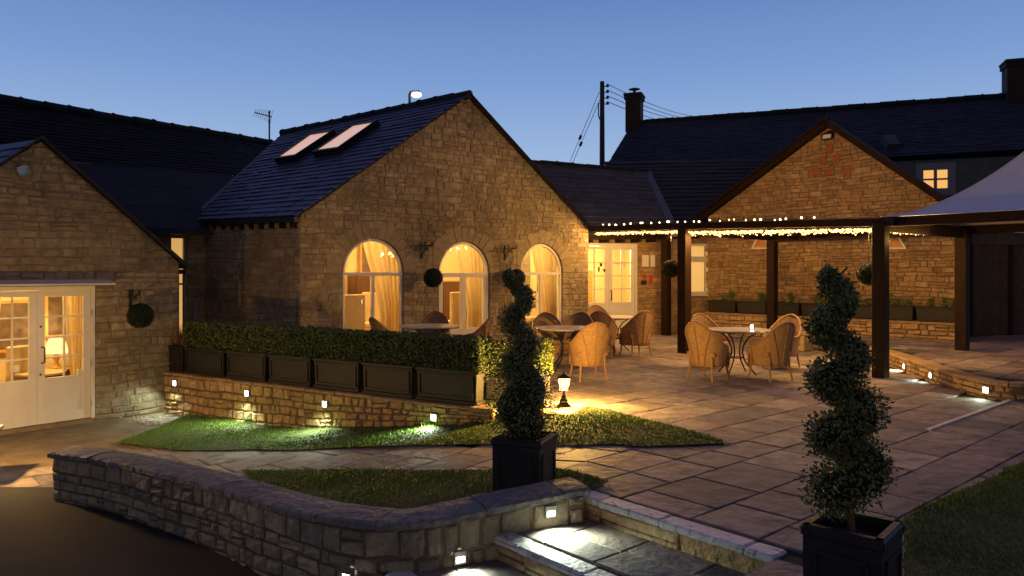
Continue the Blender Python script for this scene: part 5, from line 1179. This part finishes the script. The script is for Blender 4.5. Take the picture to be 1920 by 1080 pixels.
# its twin stands at the edge of the driveway by the white doors, just outside the photograph: it casts the warm light on the retaining wall
T2 = dup(T, (-6.15, 8.6, -.10), .3, 'twin pedestal lantern on a short stone pillar beside the driveway')
for ch in list(T2.children):
    if ch.type == 'LIGHT': l = ch.data.copy(); l.energy = 800; l.color = (1, .56, .17); ch.data = l
m = MB(); m.box((-6.15, 8.6, -.40), (.32, .32, .5), .3, bev=.02); m.box((-6.15, 8.6, -.13), (.4, .4, .05), .3, bev=.01); tag(m.build('stone_pillar', M['wallstone']), 'short square stone pillar beside the driveway under the twin lantern', 'pillar')
# ------------------------------------------------------------------ wicker chairs and tables
def make_chair(label, loc, rz, group):
    T = thing('wicker_chair', label, 'chair', loc, rz, group); NS = 40; NZ = 10; A = R(118)
    def topz(a): k = abs(a) / A; return .60 + .32 * (math.cos(k * PI) * .5 + .5) ** 1.7 - .05 * k
    def pt(a, t, ins=0):
        zt = topz(a); z = .23 + (zt - .23) * t; fl = (z - .23) / .69; rx = .262 + .13 * fl ** 1.3 - ins; ry = .255 + .14 * fl ** 1.3 - ins; return V((math.sin(a) * rx, -math.cos(a) * ry + .02, z))
    m = MB(); vs = []
    for ins in (0, .022):
        for j in range(NZ + 1):
            for i in range(NS + 1): vs.append(pt(-A + 2 * A * i / NS, j / NZ, ins))
    w_ = NS + 1; o = w_ * (NZ + 1); fs = []
    for j in range(NZ):
        for i in range(NS): a = j * w_ + i; fs += [(a, a + 1, a + w_ + 1, a + w_), (o + a + w_, o + a + w_ + 1, o + a + 1, o + a)]
    for i in range(NS): fs.append((o + i, o + i + 1, i + 1, i)); fs.append((NZ * w_ + i, NZ * w_ + i + 1, o + NZ * w_ + i + 1, o + NZ * w_ + i))
    for j in range(NZ): fs.append((j * w_, j * w_ + w_, o + j * w_ + w_, o + j * w_)); fs.append((j * w_ + NS, o + j * w_ + NS, o + j * w_ + w_ + NS, j * w_ + w_ + NS))
    m.add(vs, fs); m.build('backrest', M['wicker'], T, local=True, smooth=True)
    m = MB(); rim = [pt(-A + 2 * A * i / 48, 1, .011) for i in range(49)]; m.tube([pt(-A, .0, .01)] + rim + [pt(A, .0, .01)], .02, 8); m.build('rim', M['wicker_rim'], T, local=True, smooth=True)
    for a in (0, R(38), R(-38)):
        m = MB(); m.tube([pt(a * (.45 + .55 * t), t, -.006) for t in [k / 8 for k in range(9)]], .009, 6); m.build('welt', M['wicker_rim'], T, local=True, smooth=True)
    m = MB(); m.box((0, .045, .42), (.49, .48, .07), bev=.03); m.build('seat', M['wicker'], T, local=True)
    m = MB(); m.box((0, .265, .30), (.47, .02, .16), bev=.008); m.build('apron', M['wicker'], T, local=True)
    for sx_ in (-1, 1):
        for sy, y in ((-1, -.17), (1, .22)):
            m = MB(); m.tube([(sx_ * .19, y, .4), (sx_ * .2, y + sy * .01, .2), (sx_ * .225, y + sy * .045, 0)], [.02, .019, .014], 8); m.build('leg', M['wicker_rim'], T, local=True)
    return T
def make_table(label, loc, rz, group):
    T = thing('bistro_table', label, 'table', loc, rz, group); m = MB(); m.lathe([(0, .715), (.5, .715), (.535, .722), (.54, .735), (.532, .745), (0, .747)], n=48); m.build('tabletop', M['marble'], T, local=True)
    for k in range(4):
        a = PI / 4 + k * PI / 2; cx, sy = math.cos(a), math.sin(a); m = MB(); prof = [(.34, .70), (.2, .62), (.11, .48), (.09, .36), (.14, .22), (.25, .1), (.33, .015)]
        m.tube([(r * cx, r * sy, z) for r, z in prof], .013, 6); m.build('leg', M['black'], T, local=True)
    m = MB(); m.tube([(.115 * math.cos(q), .115 * math.sin(q), .28) for q in [2 * PI * i / 20 for i in range(20)]], .009, 5, closed=True); m.build('ring', M['black'], T, local=True); m = MB(); m.tube([(.34 * math.cos(q), .34 * math.sin(q), .702) for q in [2 * PI * i / 28 for i in range(28)]], .011, 5, closed=True); m.build('top_ring', M['black'], T, local=True)
    return T
gt = 'round pale topped bistro tables on the patio'; gch = 'wicker tub chairs on the patio'
Tb = [(P(805, 510, 13.2), 'round table in front of the first two arched windows'), (P(1062, 510, 12.75), 'round table behind the left spiral topiary, nearest the lantern'), (P(1150, 510, 15.9), 'far round table in front of the entrance door'), (P(1382, 510, 12.35), 'round table by the pergola post with a glowing candle glass')]
t_0 = None; tabs = []
for p, lab in Tb:
    if t_0 is None: t_0 = make_table(lab, (p.x, p.y, .008), .3, gt)
    else: dup(t_0, (p.x, p.y, .008), rnd.uniform(0, 1.5), lab, gt)
    tabs.append(p)
# (column, distance, table index, label); chairs face their table
CH = [(733, 12.75, 0, 'wicker chair at the left of the table before the arched windows'), (812, 14.05, 0, 'dark wicker chair on the far side of the table before the arched windows'), (884, 13.2, 0, 'wicker chair at the right of the table before the arched windows'),
      (1104, 11.75, 1, 'wicker chair with its glowing back to the viewer, just behind the lantern'), (1000, 12.2, 1, 'wicker chair half hidden by the left spiral topiary'), (1030, 13.75, 1, 'wicker chair in front of the third arched window'), (1082, 13.85, 1, 'dark wicker chair on the far side of the table nearest the lantern'),
      (1125, 16.9, 2, 'wicker chair farthest back, against the entrance door'), (1128, 14.9, 2, 'dark wicker chair between the two middle tables'), (1193, 15.0, 2, 'tall looking dark wicker chair turned sideways in front of the far post'),
      (1326, 11.7, 3, 'orange wicker chair in front of the near left pergola post'), (1330, 13.4, 3, 'wicker chair behind the candle table at its left'), (1446, 11.75, 3, 'wicker chair at the right of the candle table, back to the viewer'), (1466, 13.2, 3, 'wicker chair behind the candle table at its right')]
c_0 = None
for px, D, ti, lab in CH:
    p = P(px, 510, D); d = tabs[ti] - p; rz = math.atan2(d.y, d.x) - PI / 2 + rnd.uniform(-.12, .12)
    if c_0 is None: c_0 = make_chair(lab, (p.x, p.y, .008), rz, gch)
    else: dup(c_0, (p.x, p.y, .008), rz, lab, gch)
# candle glass
q = P(1410, 510, 12.3); T = thing('candle_glass', 'small glowing white candle glass on the right table', 'candle', (q.x, q.y, .755)); m = MB(); m.lathe([(.03, 0), (.04, .01), (.042, .085), (.036, .085), (.034, .015), (0, .015)], n=14); m.build('glass', M['glass'], T, local=True); m = MB(); m.lathe([(0, .016), (.03, .018), (.03, .06), (0, .075)], n=12); m.build('candle', M['coolglow'], T, local=True)
lamp('POINT', (0, 0, .1), .6, (.9, 1, .9), T, .03, local=True)
# ------------------------------------------------------------------ furniture seen through the windows
def dining(label, c, z, rz, first=[None]):
    if first[0] is None:
        T = thing('dining_chair', label, 'chair', (c.x, c.y, z), rz, 'upholstered chairs inside the rooms'); m = MB(); m.box((0, -.2, .75), (.5, .09, .8), bev=.03); m.build('backrest', M['uphol'], T, local=True); m = MB(); m.box((0, .02, .43), (.5, .5, .12), bev=.03); m.build('seat', M['uphol'], T, local=True)
        for i in (-1, 1):
            for j in (-1, 1): m = MB(); m.box((i * .2, j * .19, .19), (.04, .04, .38), taper=.7); m.build('leg', M['darkfurn'], T, local=True)
        first[0] = T; return T
    return dup(first[0], (c.x, c.y, z), rz, label)
fyaw = math.atan2(t0.y, t0.x)
c = arches[0][0]; dining('high backed cream chair seen through the left arched window', f0(c - .15, .1, -.75), .1, fyaw + .15)
dining('second cream chair deeper in the room behind the left arched window', f0(c + .95, .1, -1.6), .1, fyaw + 2.6)
c = arches[1][0]; dining('cream chair seen through the middle arched door', f0(c + .36, .1, -.9), .1, fyaw + .1)
c = arches[2][0]; dining('tan chair leaning in view behind the right arched window', f0(c + .5, .1, -.8), .1, fyaw + 1.3)
q = f1(dm + .1, 0, -1.3); dining('cream armchair inside the room behind the white double doors', q, lz0 + .03, math.atan2(t1.y, t1.x) + .3)
def cabinet(label, f, s, z, o, w_, h_, d_):
    T = thing('sideboard', label, 'cabinet', f(s, z, o)); m = MB(); rbar(m, f, s - w_ / 2, s + w_ / 2, z, z + h_, o - d_ / 2, o + d_ / 2); m.build('body', M['darkfurn'], T); m = MB(); rbar(m, f, s - w_ / 2 - .02, s + w_ / 2 + .02, z + h_, z + h_ + .03, o - d_ / 2 - .02, o + d_ / 2 + .02); m.build('top', M['orangewall'], T)
    for k in (-1, 1): m = MB(); rbar(m, f, s + k * w_ / 4 - w_ / 4 + .02, s + k * w_ / 4 + w_ / 4 - .02, z + .06, z + h_ - .04, o + d_ / 2, o + d_ / 2 + .015); m.build('door', M['darkfurn'], T)
cabinet('dark cabinet seen through the left arched window', f0, arches[0][0] + 1.75, 1.15, -3.2, .9, .5, .4)
cabinet('brown cabinet seen through the middle arched door', f0, arches[1][0] + 2.05, .1, -3.0, 1.2, 1.35, .4)
cabinet('low cabinet in the room behind the white double doors', f1, dm + 1.0, lz0 + .02, -2.1, .9, .6, .4)
def picture(label, f, s, z, o, w_, h_):
    T = thing('wall_picture', label, 'picture', f(s, z, o)); m = MB(); ring_frame(m, f, [(s - w_ / 2, z - h_ / 2), (s + w_ / 2, z - h_ / 2), (s + w_ / 2, z + h_ / 2), (s - w_ / 2, z + h_ / 2)], [(s - w_ / 2 + .05, z - h_ / 2 + .05), (s + w_ / 2 - .05, z - h_ / 2 + .05), (s + w_ / 2 - .05, z + h_ / 2 - .05), (s - w_ / 2 + .05, z + h_ / 2 - .05)], o - .03, o + .02); m.build('frame', M['orangewall'], T)
    m = MB(); rbar(m, f, s - w_ / 2 + .04, s + w_ / 2 - .04, z - h_ / 2 + .04, z + h_ / 2 - .04, o - .03, o); m.build('canvas', M['picture'], T)
picture('dark framed picture seen through the top of the left arched window', f0, arches[0][0] + 2.05, 2.05, -3.5, .7, .8)
picture('large dark picture behind the left leaf of the white double doors', f1, dm + .45, .75, -2.5, .7, .9)
picture('picture behind the right leaf of the white double doors', f1, dm + 1.2, .9, -2.5, .5, .8)
T = thing('table_lamp', 'lit table lamp in the room behind the white double doors', 'lamp', f1(dm + 1.0, lz0 + .66, -2.1)); m = MB(); m.lathe([(.08, 0), (.05, .03), (.03, .1), (.06, .18), (.02, .28)], n=12); m.build('base', M['orangewall'], T, local=True); m = MB(); m.lathe([(.2, .26), (.12, .52)], n=16); m.build('lamp_shade', M['lampshade'], T, local=True)
lamp('POINT', (0, 0, .7), 14, WARM, T, .08, local=True)
T = thing('dining_table', 'pale table behind the right leaf of the white double doors', 'table', f1(dm + .35, lz0 + .02, -.9)); m = MB(); m.lathe([(0, .7), (.35, .7), (.36, .73), (0, .74)], n=24); m.build('tabletop', M['uphol'], T, local=True); m = MB(); m.lathe([(.2, 0), (.2, .02), (.03, .06), (.03, .7)], n=12); m.build('pedestal', M['darkfurn'], T, local=True)
# ------------------------------------------------------------------ small wall fittings by the entrance
def notice(px, py, w_, h_, mt, lab, name='notice', cat='notice'):
    s = sD(px); z = P(0, py, 20.2).z; m = MB(); rbar(m, f3, s - w_ / 2, s + w_ / 2, z - h_ / 2, z + h_ / 2, .012, .04); tag(m.build(name, mt), lab, cat)
notice(1209, 489, .2, .32, M['paper'], 'left white notice on the wall beside the entrance door'); notice(1223, 489, .13, .32, M['paper'], 'right narrower white notice on the wall beside the entrance door')
notice(1208, 519, .11, .11, M['red'], 'small red plate on the wall beside the entrance door'); notice(1206, 530, .16, .12, M['white_text'], 'small black box low on the wall beside the entrance door', 'switch_box', 'box'); notice(1219, 523, .1, .2, M['red'], 'dark red rounded box on the wall beside the entrance door', 'alarm_box', 'box')
for px, py, w_, lab in ((30, 692, .11, 'small white card low in the left door leaf'), (152, 698, .075, 'small white card low in the right door leaf')):  # plain white rectangles set low in the door panes
    s = sB(px); z = P(0, py, on(px, LA, LE).y).z; m = MB(); rbar(m, f1, s - w_ / 2, s + w_ / 2, z - .05, z + .05, -.055, -.045); tag(m.build('white_rectangle', M['paper']), lab, 'rectangle')
# weeds at the wall foot
for px, py, lab in ((470, 760, 'small weed below the second retaining wall light'), (812, 797, 'grass tuft below the nearest retaining wall light')):
    p = on(px, HA, HB) + hN * .06; rg = random.Random(px); m = MB()
    for _ in range(26): a = hz(p, terr(p.x, p.y, -1)) + V((rg.gauss(0, .06), rg.gauss(0, .02), 0)); m.tube([a, a + V((rg.gauss(0, .03), rg.gauss(0, .03), .08)), a + V((rg.gauss(0, .07), rg.gauss(0, .05), rg.uniform(.08, .2)))], [.003, .003, .001], 3)
    tag(m.build('weed', M['leaf']), lab, 'plant')
